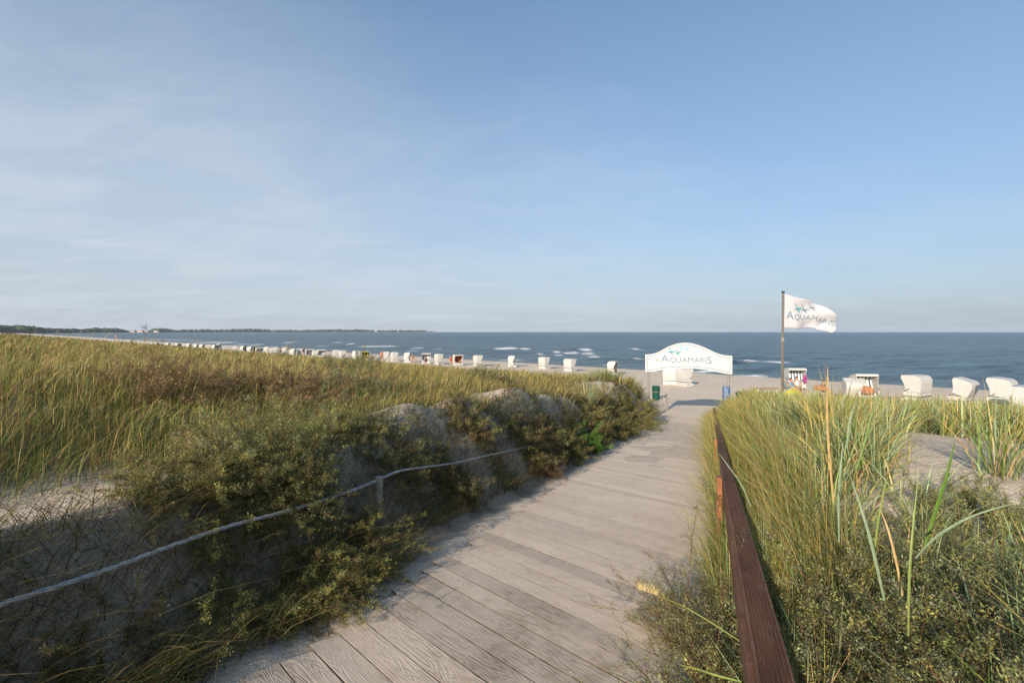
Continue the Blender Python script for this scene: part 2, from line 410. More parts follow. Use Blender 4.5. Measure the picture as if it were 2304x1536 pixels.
for wl_, am, ang, ph in ((9, .13, -.10, .3), (6.2, .07, .25, 1.9), (14, .14, -.3, 2.2), (4.3, .05, .5, .9), (21, .12, .1, 4.)):
    d = np.array([.68*math.cos(ang)-.73*math.sin(ang), .68*math.sin(ang)+.73*math.cos(ang)])
    k = 2*math.pi/wl_
    p = (X*d[0]+Y*d[1])*k + ph + 1.3*fbm(X, Y, wl_*3, 2, int(wl_))
    gate = .35+.65*sst(-.2, .4, fbm(X, Y, wl_*4, 2, int(wl_)+50))
    w = am*(np.exp(1.2*(np.sin(p)-1))-.35)*gate*np.clip(1-3*dr/wl_, 0, 1)
    Zs += w*2.3
Zs *= sst(62, 78, q_)
foam = np.zeros_like(X)
# breaking crests: centre pixel (u,v), width in px, strength
for u, v, wpx, st in ((1138,785,52,1.),(1182,786,22,.8),(1318,788,26,.9),(1254,793,16,.8),(1285,795,34,.8),(1322,796,32,.7),(1218,799,14,.9),(1258,801,22,.7),(1337,805,28,.8),
                      (1432,786,22,.9),(1440,810,30,.6),(1720,816,110,.9),(1600,838,90,.7),(1690,849,90,.8),(1790,788,6,.6),(2052,785,8,.6),(850,780,85,.8),(760,771,16,.8),(790,774,14,.8),(645,772,14,.8),
                      (655,769,18,.8),(543,775,16,.9),(577,776,22,.9),(940,784,30,.5),(985,786,18,.5),(500,771,60,.8),(430,766,60,.5),(380,764,70,.7),(1850,790,10,.4),(930,790,26,.4),(1030,801,40,.4),(720,779,30,.5),(455,771,40,.7),(330,763,60,.6),(1150,812,60,.5),(1380,823,50,.4)):
    t = -SEA*F/(v-HZ)*1.0
    cx, cy = (u-CU)/F*t, t
    # crest runs across the view with a slight lean to the shore direction
    dx, dy = math.cos(math.radians(12)), math.sin(math.radians(12))*.6
    n_ = math.hypot(dx, dy); dx /= n_; dy /= n_
    a = (X-cx)*dx+(Y-cy)*dy; bq = -(X-cx)*dy+(Y-cy)*dx
    hw = wpx/F*t/2; th = max(.55, .9*t/200, t*t/5.8/F*.9)
    bq = bq - .5*np.sin(a*.7)
    g = np.exp(-(a/hw)**6)*np.exp(-(bq/th)**2)
    foam = np.maximum(foam, st*1.3*g)
    if t < 260: Zs += .38*st*np.exp(-(a/(hw*1.3))**4)*np.exp(-((bq-th*1.2)/(th*1.6))**2)
# swash along the waterline
sw = 65.2 + .9*fbm(r_, r_*0+7, 11, 3, 91)
foam = np.maximum(foam, .9*np.exp(-((q_-sw)/.8)**2)*sst(-.25, .25, fbm(r_, r_*0, 8, 2, 93)))
foam = np.maximum(foam, .75*np.exp(-((q_-sw-7)/1.3)**2)*sst(.1, .5, fbm(r_, r_*0+9, 15, 2, 95)))
shallow = sst(80, 62, q_)*.75 + .3*sst(190, 60, q_)*sst(0, .5, fbm(X, Y, 30, 2, 97))
fc = grid_faces(len(srad), len(saz))
qf = q_.ravel()[fc].max(axis=1); fc = fc[qf > 61]
V = np.stack([X, Y, SEA+Zs], -1).reshape(-1, 3)
sea_me = npmesh('sea', V, [fc], True, attrs={'foam': foam.ravel(), 'shallow': shallow.ravel()})
tag(link('sea', sea_me, M_sea), 'choppy blue sea with small breakers', kind='structure')
# ------------------------------------------------------------------ far coast
def make_far(name, c1, c2, sc):
    m, nt, b = mat(name); g = nt.nodes.new('ShaderNodeNewGeometry').outputs['Position']
    nt.links.new(ramp(nt, noise(nt, g, sc, 5, .7), [(.35, c1), (.65, c2)]), b.inputs['Base Color']); b.inputs['Roughness'].default_value = .9
    return m
M_wood = make_far('far_forest_leaves', (.018, .034, .018), (.05, .075, .032), .05)
M_coast = make_far('coast_ground', (.20, .18, .11), (.34, .29, .2), .01)
coast = [(-60, 1300), (60, 1500), (150, 1900), (250, 2600), (330, 3100), (430, 3700), (560, 4200), (700, 4800), (850, 5400), (985, 5900)]
def cpt(u, off=0.0):
    t = np.interp(u, [c[0] for c in coast], [c[1] for c in coast]) + off
    return (u-CU)/F*t, t
us = np.linspace(-400, 985, 160)
front = [cpt(u, 0) for u in us]; back = [cpt(u, 900) for u in us]
V = []; nn = len(us)
for k, row in enumerate((front, front, back)):
    for i, (x, y) in enumerate(row):
        taper = min(1, (985-us[i])/60)
        if k == 2: x, y = cpt(us[i], 60+840*taper)
        V.append((x, y, (SEA-.3, SEA+1.2, SEA+1.5)[k]))
coast_me = npmesh('coast', V, [grid_faces(3, nn)], True)
tag(link('headland', coast_me, M_coast), 'low coast across the bay', kind='structure')
# canopies as many small irregular lumps
ico = bmesh.new(); bmesh.ops.create_icosphere(ico, subdivisions=2, radius=1); ico.verts.ensure_lookup_table()
IV = np.array([v.co[:] for v in ico.verts]); IF = np.array([[v.index for v in f.verts] for f in ico.faces]); ico.free()
def canopy(n, ulo, uhi, offlo, offhi, hfun, seed):
    g = np.random.default_rng(seed); Vs = []; Fs = []
    for i in range(n):
        u = g.uniform(ulo, uhi); off = g.uniform(offlo, offhi)
        h = hfun(u)*g.uniform(.7, 1.12)
        if h <= 1: continue
        x, y = cpt(u, off*min(1, (1000-u)/200))
        w = h*g.uniform(.45, .9)
        P_ = IV*(1+.28*(g.random((len(IV), 1))-.5)) * np.array([w, w, h*.55]) + np.array([x, y, SEA+h*.5])
        Fs.append(IF+len(Vs)*len(IV)); Vs.append(P_)
    return np.concatenate(Vs), np.concatenate(Fs)
def hgt(u):                       # canopy height in metres from the silhouette
    vtop = np.interp(u, [-400, 0, 40, 90, 150, 200, 215, 235, 260, 280, 295, 335, 345, 375, 390, 420, 470, 520, 560, 620, 700, 760, 800, 850, 900, 950, 985],
                        [728, 732, 732.5, 736, 739, 740, 738, 738, 738, 742, 744.5, 744.5, 738.5, 739, 742.5, 741.5, 741, 740.5, 739.5, 742, 742, 740.5, 741, 743, 742.8, 742.8, 746])
    t = np.interp(u, [c[0] for c in coast], [c[1] for c in coast])
    return max(0, (HZ-vtop)/F*t + 5.8)
V, Fc = canopy(900, -250, 984, 20, 260, hgt, 5)
tag(link('far_forest', npmesh('far_forest', V, [Fc], True), M_wood), 'dark wooded coast beyond the bay', 'forest', kind='stuff')
M_hwall = simple('pale_house_wall', (.38, .35, .34), .7); M_hroof = simple('red_house_roof', (.33, .16, .11), .7)
hx = [(300, 26, 'pale wide house at the left end of the far village by the water'), (316, 34, 'largest pale house in the middle of the far village'), (332, 22, 'small pale house right of the largest in the far village'), (352, 30, 'long pale house at the right end of the far village')]
for u, w, lab in hx:
    x, y = cpt(u, -30); e = empty('house', (x, y, SEA+1)); tag(e, lab, 'house', 'houses of the far village')
    bm = bmesh.new(); box(bm, -w/2, w/2, -7, 7, 0, 9); bm_obj('wall', bm, M_hwall, e)
    bm = bmesh.new(); prism(bm, [(-w/2-.8, 9), (w/2+.8, 9), (w/2-4, 13.5), (-w/2+4, 13.5)], -7.8, 7.8); bm_obj('roof', bm, M_hroof, e)
# ------------------------------------------------------------------ boardwalk
# plank axis (skewed to the path)
pd = Vector((.70, -.714, 0)).normalized()      # towards the right rail
pn = Vector((-pd.y, pd.x, 0))                  # along the path
ang = math.atan2(pd.y, pd.x)
slope_along = -.114
V = []; Fc = []; R = []; ED = []
pitch = .208
k0, k1 = -8, 118
pdv = np.array([pd.x, pd.y]); pnv = np.array([pn.x, pn.y])
for k in range(k0, k1):
    c = (k+.5)*pitch
    # intersection with L=-2.34 and L=.42
    def hit(Lt):                                # point c*pn + a*pd having lateral Lt
        lp = ca*pdv[0]-sa*pdv[1]; ln = ca*pnv[0]-sa*pnv[1]
        return (Lt-ln*c)/lp
    a0 = hit(-2.40 + random.uniform(-.06, .04)); a1 = hit(.30 + random.uniform(-.03, .03))
    wv = pitch-.0035-random.random()*.004; dz = random.uniform(-.0007, .0007); tw = random.uniform(-.0012, .0012)
    rn = random.random()
    nseg = 12; base = len(V)
    wig = random.uniform(0, 6)
    for i in range(nseg+1):
        a = a0+(a1-a0)*i/nseg
        for j, (dn, dzz) in enumerate(((-.5, -.045), (-.5, -.0015), (-.484, 0), (.484, 0), (.5, -.002), (.5, -.045))):
            dn_ = c + dn*wv + .002*math.sin(a*3+wig)
            p = pdv*a + pnv*dn_
            s = sa*p[0]+ca*p[1]
            z = float(np.interp(s, [-6, 0, 26, 60], [-1.45, -1.75, -4.71, -4.9])) + dzz + dz + tw*(dn*2)
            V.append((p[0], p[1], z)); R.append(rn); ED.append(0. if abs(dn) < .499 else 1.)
    for i in range(nseg):
        for j in range(6):
            j2 = (j+1) % 6
            Fc.append((base+i*6+j, base+(i+1)*6+j, base+(i+1)*6+j2, base+i*6+j2))
    # ends
    Fc.append((base, base+1, base+4, base+5)); Fc.append((base+1, base+2, base+3, base+4))
    e = base+nseg*6
    Fc.append((e+5, e+4, e+1, e)); Fc.append((e+4, e+3, e+2, e+1))
V = np.array(V)
# local frame with x along the planks
ci, si = math.cos(-ang), math.sin(-ang)
Vl = np.stack([V[:, 0]*ci-V[:, 1]*si, V[:, 0]*si+V[:, 1]*ci, V[:, 2]], -1)
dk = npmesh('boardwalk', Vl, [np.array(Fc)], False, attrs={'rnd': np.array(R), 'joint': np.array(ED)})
bmx = bmesh.new(); bmx.from_mesh(dk); bmesh.ops.recalc_face_normals(bmx, faces=bmx.faces); bmx.to_mesh(dk); bmx.free()
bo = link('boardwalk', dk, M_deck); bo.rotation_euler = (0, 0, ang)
tag(bo, 'sandy plank path down to the beach', kind='structure')
# ------------------------------------------------------------------ handrail
RX, RY = from_sL(0, .146)
rail = empty('handrail', (RX, RY, -1.75), -math.atan2(sa, ca))
tag(rail, 'brown wooden handrail with grooved top board along the right of the boardwalk', 'handrail')
def zrail(s): return float(np.interp(s, [-2, 0, 26], [1.22, 1.0, 1.0-2.96]))
bm = bmesh.new()
prof = []; w = .094; ng = 7
prof += [(-w/2, -.038), (-w/2, -.004), (-w/2+.004, 0)]
for i in range(ng):
    xx = -w/2+.013 + i*(w-.026)/(ng-1)
    prof += [(xx-.0042, 0), (xx-.0034, -.009), (xx+.0034, -.009), (xx+.0042, 0)]
prof += [(w/2-.004, 0), (w/2, -.004), (w/2, -.038)]
secs = [-.8, 0, .8, 1.6, 3.4, 5.2, 7.2, 9.4, 11.8, 15, 19, 24.4]
rings = []
for s in secs:
    dx = .012*math.sin(s*.9)+(-.02 if s > 6 else 0)
    rings.append([bm.verts.new((x+dx, s, zrail(s)+z)) for x, z in prof])
for a, b_ in zip(rings, rings[1:]):
    n_ = len(prof)
    for k in range(n_): bm.faces.new((a[k], a[(k+1) % n_], b_[(k+1) % n_], b_[k]))
bm.faces.new(rings[0]); bm.faces.new(rings[-1][::-1])
bm_obj('top_rail', bm, M_rail, rail)
bm = bmesh.new()
for a, b_ in zip(secs, secs[1:]):
    x0, x1 = -.052, -.014
    vs = []
    for s in (a, b_):
        z = zrail(s)
        vs.append([bm.verts.new((x, s, zz)) for x, zz in ((x0, z-.16), (x1, z-.16), (x1, z-.041), (x0, z-.041))])
    for k in range(4): bm.faces.new((vs[0][k], vs[0][(k+1) % 4], vs[1][(k+1) % 4], vs[1][k]))
bm_obj('lower_rail', bm, M_rail, rail)
for s in (1.15, 4.9, 8.8, 12.8, 16.8, 20.8, 24.2):
    bm = bmesh.new(); z = zrail(s); box(bm, -.102, -.054, s-.05, s+.05, z-1.25, z-.042, .004)
    bm_obj('post', bm, M_postorange, rail)
# ------------------------------------------------------------------ rope fence
LF = -3.1
def rope_pt(u, v):
    a = (u-CU)/F; t = LF/(a*ca-sa); return Vector((a*t, t, -(v-HZ)/F*t))
fence = empty('rope_fence', tuple(from_sL(0, LF))+(-1.75,))
tag(fence, 'low rope strung between leaning wooden posts left of the boardwalk', 'fence')
def rel(p): return Vector(p)-fence.location
pts_r = [(-520,1640),(-250,1490),(-90,1402),(0,1360),(130,1318),(260,1274),(400,1222),(520,1182),(620,1156),(720,1127),(800,1100),(853,1078),(900,1059),(960,1050),(1030,1040),(1090,1026),(1150,1013),(1210,999),(1260,987),(1310,969),(1345,955),(1374,942),(1405,939),(1437,931)]
P3 = [rope_pt(*p) for p in pts_r]
def smooth_pts(P, n=6):
    out = []
    for i in range(len(P)-1):
        p0 = P[max(i-1, 0)]; p1 = P[i]; p2 = P[i+1]; p3 = P[min(i+2, len(P)-1)]
        for k in range(n):
            t = k/n
            out.append(.5*((2*p1)+(p2-p0)*t+(2*p0-5*p1+4*p2-p3)*t*t+(3*p1-p0-3*p2+p3)*t**3))
    out.append(P[-1]); return out
P3s = smooth_pts(P3, 14)
# two strands twisted round each other
bm = bmesh.new()
acc = 0
for ph in (0, math.pi*2/3, math.pi*4/3):
    q = []; acc = 0
    for i, p in enumerate(P3s):
        if i: acc += (P3s[i]-P3s[i-1]).length
        a = acc*22+ph
        d = (P3s[min(i+1, len(P3s)-1)]-P3s[max(i-1, 0)]).normalized(); x = d.cross(Vector((0, 0, 1))).normalized(); y = d.cross(x)
        q.append(rel(p)+(x*math.cos(a)+y*math.sin(a))*.0062)
    tube(bm, q, .0082, 6)
bm_obj('rope', bm, M_rope, fence, True)
# dark thin cord behind the rope
bm = bmesh.new()
pc = [rope_pt(u, v)+Vector((-.22*ca, .22*sa, 0)) for u, v in ((-300,1440),(-60,1352),(0,1333),(80,1308),(180,1275),(260,1248),(360,1210))]
tube(bm, [rel(p) for p in smooth_pts(pc, 5)], .0028, 5); bm_obj('cord', bm, M_black, fence, True)
def fpost(u, vt, lean, hgt_, r=.042):
    p = rope_pt(u, vt); bm = bmesh.new()
    b0 = p+Vector((lean[0], lean[1], -hgt_))
    tube(bm, [rel(b0), rel(p*.5+b0*.5+Vector((.004, 0, 0))), rel(p)], r*1.08, 10, r*.95)
    bm_obj('post', bm, M_greywood, fence)
fpost(853, 1072, (-.05, 0, 0), 1.1); fpost(1374, 938, (0, 0, 0), .95, .05); fpost(1437, 926, (0, 0, 0), .9, .05); fpost(-640, 1690, (0, 0, 0), 1.0)
# ------------------------------------------------------------------ text helper
def text_mesh(txt, ext=.004):
    cu = bpy.data.curves.new('t', 'FONT'); cu.body = txt; cu.size = 1; cu.extrude = 0; cu.resolution_u = 3
    o = bpy.data.objects.new('t', cu); COL.objects.link(o)
    dg = bpy.context.evaluated_depsgraph_get(); me = bpy.data.meshes.new_from_object(o.evaluated_get(dg))
    V = np.array([v.co[:] for v in me.vertices]) if len(me.vertices) else np.zeros((0, 3))
    Fs = [list(p.vertices) for p in me.polygons]
    bpy.data.objects.remove(o); bpy.data.curves.remove(cu); bpy.data.meshes.remove(me)
    return V[:, :2], Fs
def layout(letters, total):
    """letters: list of (char, capheight); returns verts(2D), faces with total width"""
    Vs = []; Fs = []; x = 0; n = 0
    for ch, h in letters:
        if ch == ' ': x += h*.6; continue
        v, f = text_mesh(ch)
        ref = .72 if ch != 'S' and ch != 'Q' else .72
        sc_ = h/ref
        w = (v[:, 0].max()-v[:, 0].min())*sc_
        vv = v.copy(); vv[:, 0] -= v[:, 0].min(); vv *= sc_; vv[:, 0] += x
        Vs.append(vv); Fs += [[i+n for i in p] for p in f]; n += len(vv); x += w + h*.11
    V = np.concatenate(Vs); V[:, 0] *= total/V[:, 0].max()
    return V, Fs
def pymesh(name, V, Fs):
    me = bpy.data.meshes.new(name); me.from_pydata([tuple(v) for v in V], [], Fs); me.update(); return me
def bird(cx, cy, s, rot):
    """swooping gull silhouette; returns outline polygon list"""
    o = [(-.55,.30),(-.42,.33),(-.22,.24),(-.06,.08),(.02,.06),(.10,.20),(.26,.30),(.44,.28),(.30,.20),(.19,.06),(.16,-.05),(.34,-.16),(.40,-.30),(.28,-.22),(.10,-.16),(-.02,-.12),(-.16,-.20),(-.34,-.24),(-.20,-.12),(-.10,-.02),(-.20,.12),(-.36,.24)]
    c, s_ = math.cos(rot), math.sin(rot)
    return [(cx+s*(x*c-y*s_), cy+s*(x*s_+y*c)) for x, y in o]
def tri_poly(pts):
    from mathutils.geometry import tessellate_polygon
    return tessellate_polygon([[Vector((p[0], p[1], 0)) for p in pts]])
# ------------------------------------------------------------------ entrance sign
pl = Vector((.2757*24.5, 24.5, 0)); pr = Vector((.4555*23.05, 23.05, 0))
W = (pr-pl).length; rz = math.atan2(pr.y-pl.y, pr.x-pl.x)
sign = empty('entrance_sign', (pl.x, pl.y, -4.5), rz)
tag(sign, 'white arched sign on two poles over the foot of the path, reading AQUAMARIS', 'sign')
ZB = 4.5-2.03
tx = [0,.06,.12,.18,.25,.32,.4,.46,.52,.6,.68,.75,.82,.88,.94,1]; tyv = [0,.015,.1,.3,.58,.80,.95,1,.99,.88,.68,.45,.22,.08,.015,0]
bx_ = [0,.1,.16,.22,.37,.5,.6,.74,.85,.93,1]; byv = [0,.08,.36,.62,.88,1,1,.8,.35,.1,0]
def outline(ins):
    xs = np.linspace(ins/W, 1-ins/W, 49)
    top = [(x*W, ZB+.88-ins+.61*float(np.interp(x, tx, tyv))) for x in xs]
    bot = [(x*W, ZB+ins+.22*float(np.interp(x, bx_, byv))) for x in xs]
    return top, bot
def smooth1(l):
    a = np.array(l); z = a[:, 1].copy(); z[1:-1] = (z[:-2]+2*z[1:-1]+z[2:])/4; z2 = z.copy(); z2[1:-1] = (z[:-2]+2*z[1:-1]+z[2:])/4; a[:, 1] = z2; return a
def strip_mesh(name, rows, y0, y1):
    """closed slab between two rows"""
    t, b_ = rows; n = len(t); V = []; Fs = []
    for y in (y0, y1):
        for r in (t, b_):
            V += [(p[0], y, p[1]) for p in r]
    for i in range(n-1):
        Fs.append((i, i+1, n+i+1, n+i)); Fs.append((2*n+i, 3*n+i, 3*n+i+1, 2*n+i+1))
        Fs.append((i, 2*n+i, 2*n+i+1, i+1)); Fs.append((n+i, n+i+1, 3*n+i+1, 3*n+i))
    Fs.append((0, n, 3*n, 2*n)); Fs.append((n-1, 3*n-1, 4*n-1, 2*n-1))
    return pymesh(name, V, Fs)
t0, b0 = outline(0); t0 = smooth1(t0); b0 = smooth1(b0)
link('board', strip_mesh('board', (t0, b0), -.025, .025), M_whitetr, sign)
# thin blue frame line
def frame_line(ins, wd, y):
    to, bo_ = outline(ins); ti, bi = outline(ins+wd); to = smooth1(to); bo_ = smooth1(bo_); ti = smooth1(ti); bi = smooth1(bi)
    V = []; Fs = []
    loopo = list(map(tuple, to))+list(map(tuple, bo_[::-1])); loopi = list(map(tuple, ti))+list(map(tuple, bi[::-1]))
    n = len(loopo)
    V = [(p[0], y, p[1]) for p in loopo]+[(p[0], y, p[1]) for p in loopi]
    for i in range(n): Fs.append((i, (i+1) % n, n+(i+1) % n, n+i))
    return pymesh('border_line', V, Fs)
link('border_line', frame_line(.085, .026, -.029), M_slate, sign)
V2, F2 = layout([('A', .36)]+[(c, .25) for c in 'QUAMARI']+[('S', .36)], W*.585)
# A and S hang slightly lower / stand higher
link('lettering', pymesh('lettering', [(W*.19+x, -.03, ZB+.525+y-(.045 if x > W*.585*.9 else 0)) for x, y in V2], F2), M_slate, sign)
for wd, x0, tw in (('STRANDRESIDENZ', .195, .395), ('RÜGEN', .625, .14)):
    V2, F2 = layout([(c, .085) for c in wd], W*tw)
    link('lettering', pymesh('lettering', [(W*x0+x, -.03, ZB+.385+y) for x, y in V2], F2), M_slatelt, sign)
for k in range(4):
    V2, F2 = layout([('*', .11)], .045)
    link('star', pymesh('star', [(W*(.40+.045*k)+x, -.03, ZB+.25+y) for x, y in V2], F2), M_slatelt, sign)
for cx, cy, s, r_, m in ((.31,1.03,.44,-.55,M_teal),(.385,1.00,.42,-.6,M_teal),(.42,1.25,.44,-.5,M_teal2),(.49,1.21,.44,-.65,M_teal2)):
    o = bird(W*cx, ZB+cy, s, r_)
    link('bird_emblem', pymesh('bird_emblem', [(x, -.03, y) for x, y in o], [tuple(f) for f in tri_poly(o)]), m, sign)
bm = bmesh.new(); box(bm, W*.125, W*.165, -.031, -.0265, ZB+.56, ZB+.585); box(bm, W*.128, W*.140, -.031, -.0265, ZB+.59, ZB+.64); box(bm, W*.146, W*.152, -.031, -.0265, ZB+.59, ZB+.62); box(bm, W*.156, W*.167, -.031, -.0265, ZB+.595, ZB+.63)
bm_obj('small_emblem', bm, M_orange, sign)
for x in (.14, W-.16):
    bm = bmesh.new(); tube(bm, [(x, .075, -.7), (x+.01, .075, 1.2), (x, .075, ZB+.8)], .062, 10, .055); bm_obj('post', bm, M_palewood, sign)
# navy notice on the right pole
c0 = Vector((pr.x, pr.y, 0)); d = Vector((math.cos(rz), math.sin(rz), 0))
pp = pl+d*(W-.26)
no = empty('notice_sign', (pp.x, pp.y, -3.36), rz+math.radians(8)); tag(no, 'narrow navy notice board fixed to the right pole of the arched sign', 'notice board')
bm = bmesh.new(); box(bm, -.17, .17, -.02, .01, 0, .76, .004); bm_obj('panel', bm, M_navy, no)
bm = bmesh.new(); g = random.Random(3)
for zz in np.arange(.06, .72, .05):
    w_ = g.uniform(.08, .26); x0 = -.13+g.uniform(0, .04)
    box(bm, x0, x0+w_, -.024, -.0205, zz, zz+.018)
bm_obj('printed_lines', bm, M_paleblue, no)
for zz in (.15, .55):
    bm = bmesh.new(); box(bm, -.03, .13, .011, .04, zz, zz+.05); bm_obj('bracket', bm, M_trim, no)
# ------------------------------------------------------------------ flagpole and flag
TF = 21.0; kx = TF/F
fx = (1761-CU)*kx
fp = empty('flagpole', (fx, TF, -3.4)); tag(fp, 'tall thin weathered wooden flagpole rising from the grass right of the arched sign', 'flagpole')
bm = bmesh.new(); tube(bm, [(0, 0, -.4), (.0, 0, 2.2), (.02, 0, 3.4+(746-660)*kx)], .055, 10, .038); bm_obj('pole', bm, M_polewood, fp, True)
bm = bmesh.new(); tube(bm, [(.02, 0, 3.4+(746-659.5)*kx), (.02, 0, 3.4+(746-655)*kx)], .062, 10); bm_obj('cap', bm, M_black, fp)
bm = bmesh.new(); tube(bm, [(.012, 0, 3.4+(746-768)*kx), (.012, 0, 3.4+(746-760)*kx)], .066, 10); bm_obj('collar', bm, M_palewood, fp)
bm = bmesh.new(); tube(bm, [(-.075, -.01, .2), (-.073, -.01, 3), (-.04, -.01, 3.4+(746-662)*kx)], .007, 5); bm_obj('halyard', bm, M_greywood, fp)
flag = empty('flag', (fx, TF, (746-737)*kx)); tag(flag, 'white flag reading AQUAMARIS with flying birds, blowing right from the pole', 'flag')
ta = ([0, .2, .5, .8, .93, 1], [1766, 1787, 1822, 1853, 1866, 1873], [661, 668, 676, 688, 697, 704])
ba = ([0, .3, .55, .8, .93, 1], [1764, 1795, 1826, 1855, 1866, 1871], [737, 740, 736, 745, 749, 748])
def flag_pt(a, b_, off=0.0):          # a 0..1 along, b 0 top..1 bottom
    u0, v0 = np.interp(a, ta[0], ta[1]), np.interp(a, ta[0], ta[2]); u1, v1 = np.interp(a, ba[0], ba[1]), np.interp(a, ba[0], ba[2])
    u = u0+(u1-u0)*b_ + 8*a**4*math.sin(math.pi*min(max(b_, 0), 1)); v = v0+(v1-v0)*b_
    y = (.07*math.sin(a*7.5+1.2*b_) + .035*math.sin(a*15-4*b_+1) + .10*math.sin(3.2*(a+b_*1.1)*2.2)*a)*min(1, a*2.5) \
        - .09*math.exp(-((a-.82-(.55-b_)*.35)/.05)**2)*sst(.45, .75, b_)
    return Vector(((u-1761)*kx, -float(y)-.01+off, (737-v)*kx))
def flag_bm(off, n=48, m_=26):
    V = [flag_pt(i/n, j/m_, off) for i in range(n+1) for j in range(m_+1)]
    Fs = [(i*(m_+1)+j, (i+1)*(m_+1)+j, (i+1)*(m_+1)+j+1, i*(m_+1)+j+1) for i in range(n) for j in range(m_)]
    return pymesh('cloth', V, Fs)
def make_cloth():
    m, nt, b = mat('white_flag_cloth'); b.inputs['Base Color'].default_value = (.66, .65, .69, 1); b.inputs['Roughness'].default_value = .8
    f = noise(nt, nt.nodes.new('ShaderNodeTexCoord').outputs['Object'], 5, 4); bump(nt, b, f, .5, .05)
    tr = nt.nodes.new('ShaderNodeBsdfTranslucent'); tr.inputs[0].default_value = (.5, .49, .53, 1)
    mx = nt.nodes.new('ShaderNodeMixShader'); mx.inputs[0].default_value = .3
    nt.links.new(b.outputs[0], mx.inputs[1]); nt.links.new(tr.outputs[0], mx.inputs[2]); nt.links.new(mx.outputs[0], nt.nodes['Material Output'].inputs['Surface'])
    return m
M_cloth = make_cloth(); M_cloth.use_backface_culling = False
o = link('cloth', flag_bm(0), M_cloth, flag)
for p in o.data.polygons: p.use_smooth = True
sm_ = o.modifiers.new('thick', 'SOLIDIFY'); sm_.thickness = .006
def flag_text(letters, a0, a1, bb, slant=0):
    V2, F2 = layout(letters, 1.0)
    hh = 1.35
    # V2 x in 0..1 of the text width; y keeps relative scale to total -> recompute with real width
    tw = (a1-a0)*2.15
    V2, F2 = layout(letters, tw)
    out = []
    for x, y in V2:
        a = a0+(a1-a0)*x/tw
        out.append(flag_pt(a, bb+slant*a-y/1.45, -.012))
    return pymesh('lettering', out, F2)
link('lettering', flag_text([('A', .36)]+[(c, .26) for c in 'QUAMARI']+[('S', .36)], .04, .985, .72, -.03), M_slate, flag)
link('lettering', flag_text([(c, .07) for c in 'STRANDRESIDENZ'], .05, .60, .84, -.02), M_slatelt, flag)
link('lettering', flag_text([(c, .07) for c in 'RÜGEN'], .66, .86, .84, -.02), M_slatelt, flag)
for k in range(4): link('star', flag_text([('*', .11)], .38+.11*k, .41+.11*k, .96, -.02), M_slatelt, flag)
for a, b_, s, r_, m in ((.27, .36, .46, -.35, M_teal), (.41, .36, .44, -.5, M_slate), (.55, .24, .38, -.35, M_slate), (.68, .27, .36, -.4, M_slatelt)):
    o2 = bird(0, 0, s, r_)
    link('bird_emblem', pymesh('bird_emblem', [flag_pt(a+x/2.15, b_-y/1.45, -.013) for x, y in o2], [tuple(f) for f in tri_poly(o2)]), m, flag)
# ------------------------------------------------------------------ bins and end post
def bin_thing(x, y, z, lab):
    e = empty('litter_bin', (x, y, z)); tag(e, lab, 'litter bin', 'green litter bins by the foot of the path')
    bm = bmesh.new()
    tube(bm, [(0, 0, .02), (0, 0, .4), (0, 0, .82)], .235, 20, .27); bm_obj('body', bm, M_green, e, False)
    bm = bmesh.new(); tube(bm, [(0, 0, .825), (0, 0, .87), (0, 0, .93)], .285, 20, .22); bm_obj('lid', bm, M_green, e)
    bm = bmesh.new(); tube(bm, [(0, 0, .52), (0, 0, .55)], .268, 20); bm_obj('band', bm, M_palewood, e)
    bm = bmesh.new(); box(bm, -.04, .04, .285, .35, -.2, .8, .005); bm_obj('post', bm, M_greywood, e)
    return e
x, y = (1476-CU)/F*33, 33.; bin_thing(x, y, -4.62, 'dark green round litter bin behind the left pole of the arched sign')
x, y = (1666-CU)/F*30, 30.; bin_thing(x, y, -4.66, 'dark green litter bin half hidden by grass right of the navy notice')
t = 28.5; x = (1500-CU)/F*t
e = empty('barrier_post', (x, t, tz(x, t))); tag(e, 'short grey wooden post with a slanting brace at the left foot of the path', 'post')
bm = bmesh.new(); tube(bm, [(.06, 0, -.3), (.03, 0, .4), (0, 0, .98)], .055, 8, .045); bm_obj('post', bm, M_greywood, e)
bm = bmesh.new(); tube(bm, [(-.02, -.06, .94), (-.65, .2, .35)], .03, 8); bm_obj('brace', bm, M_palewood, e)
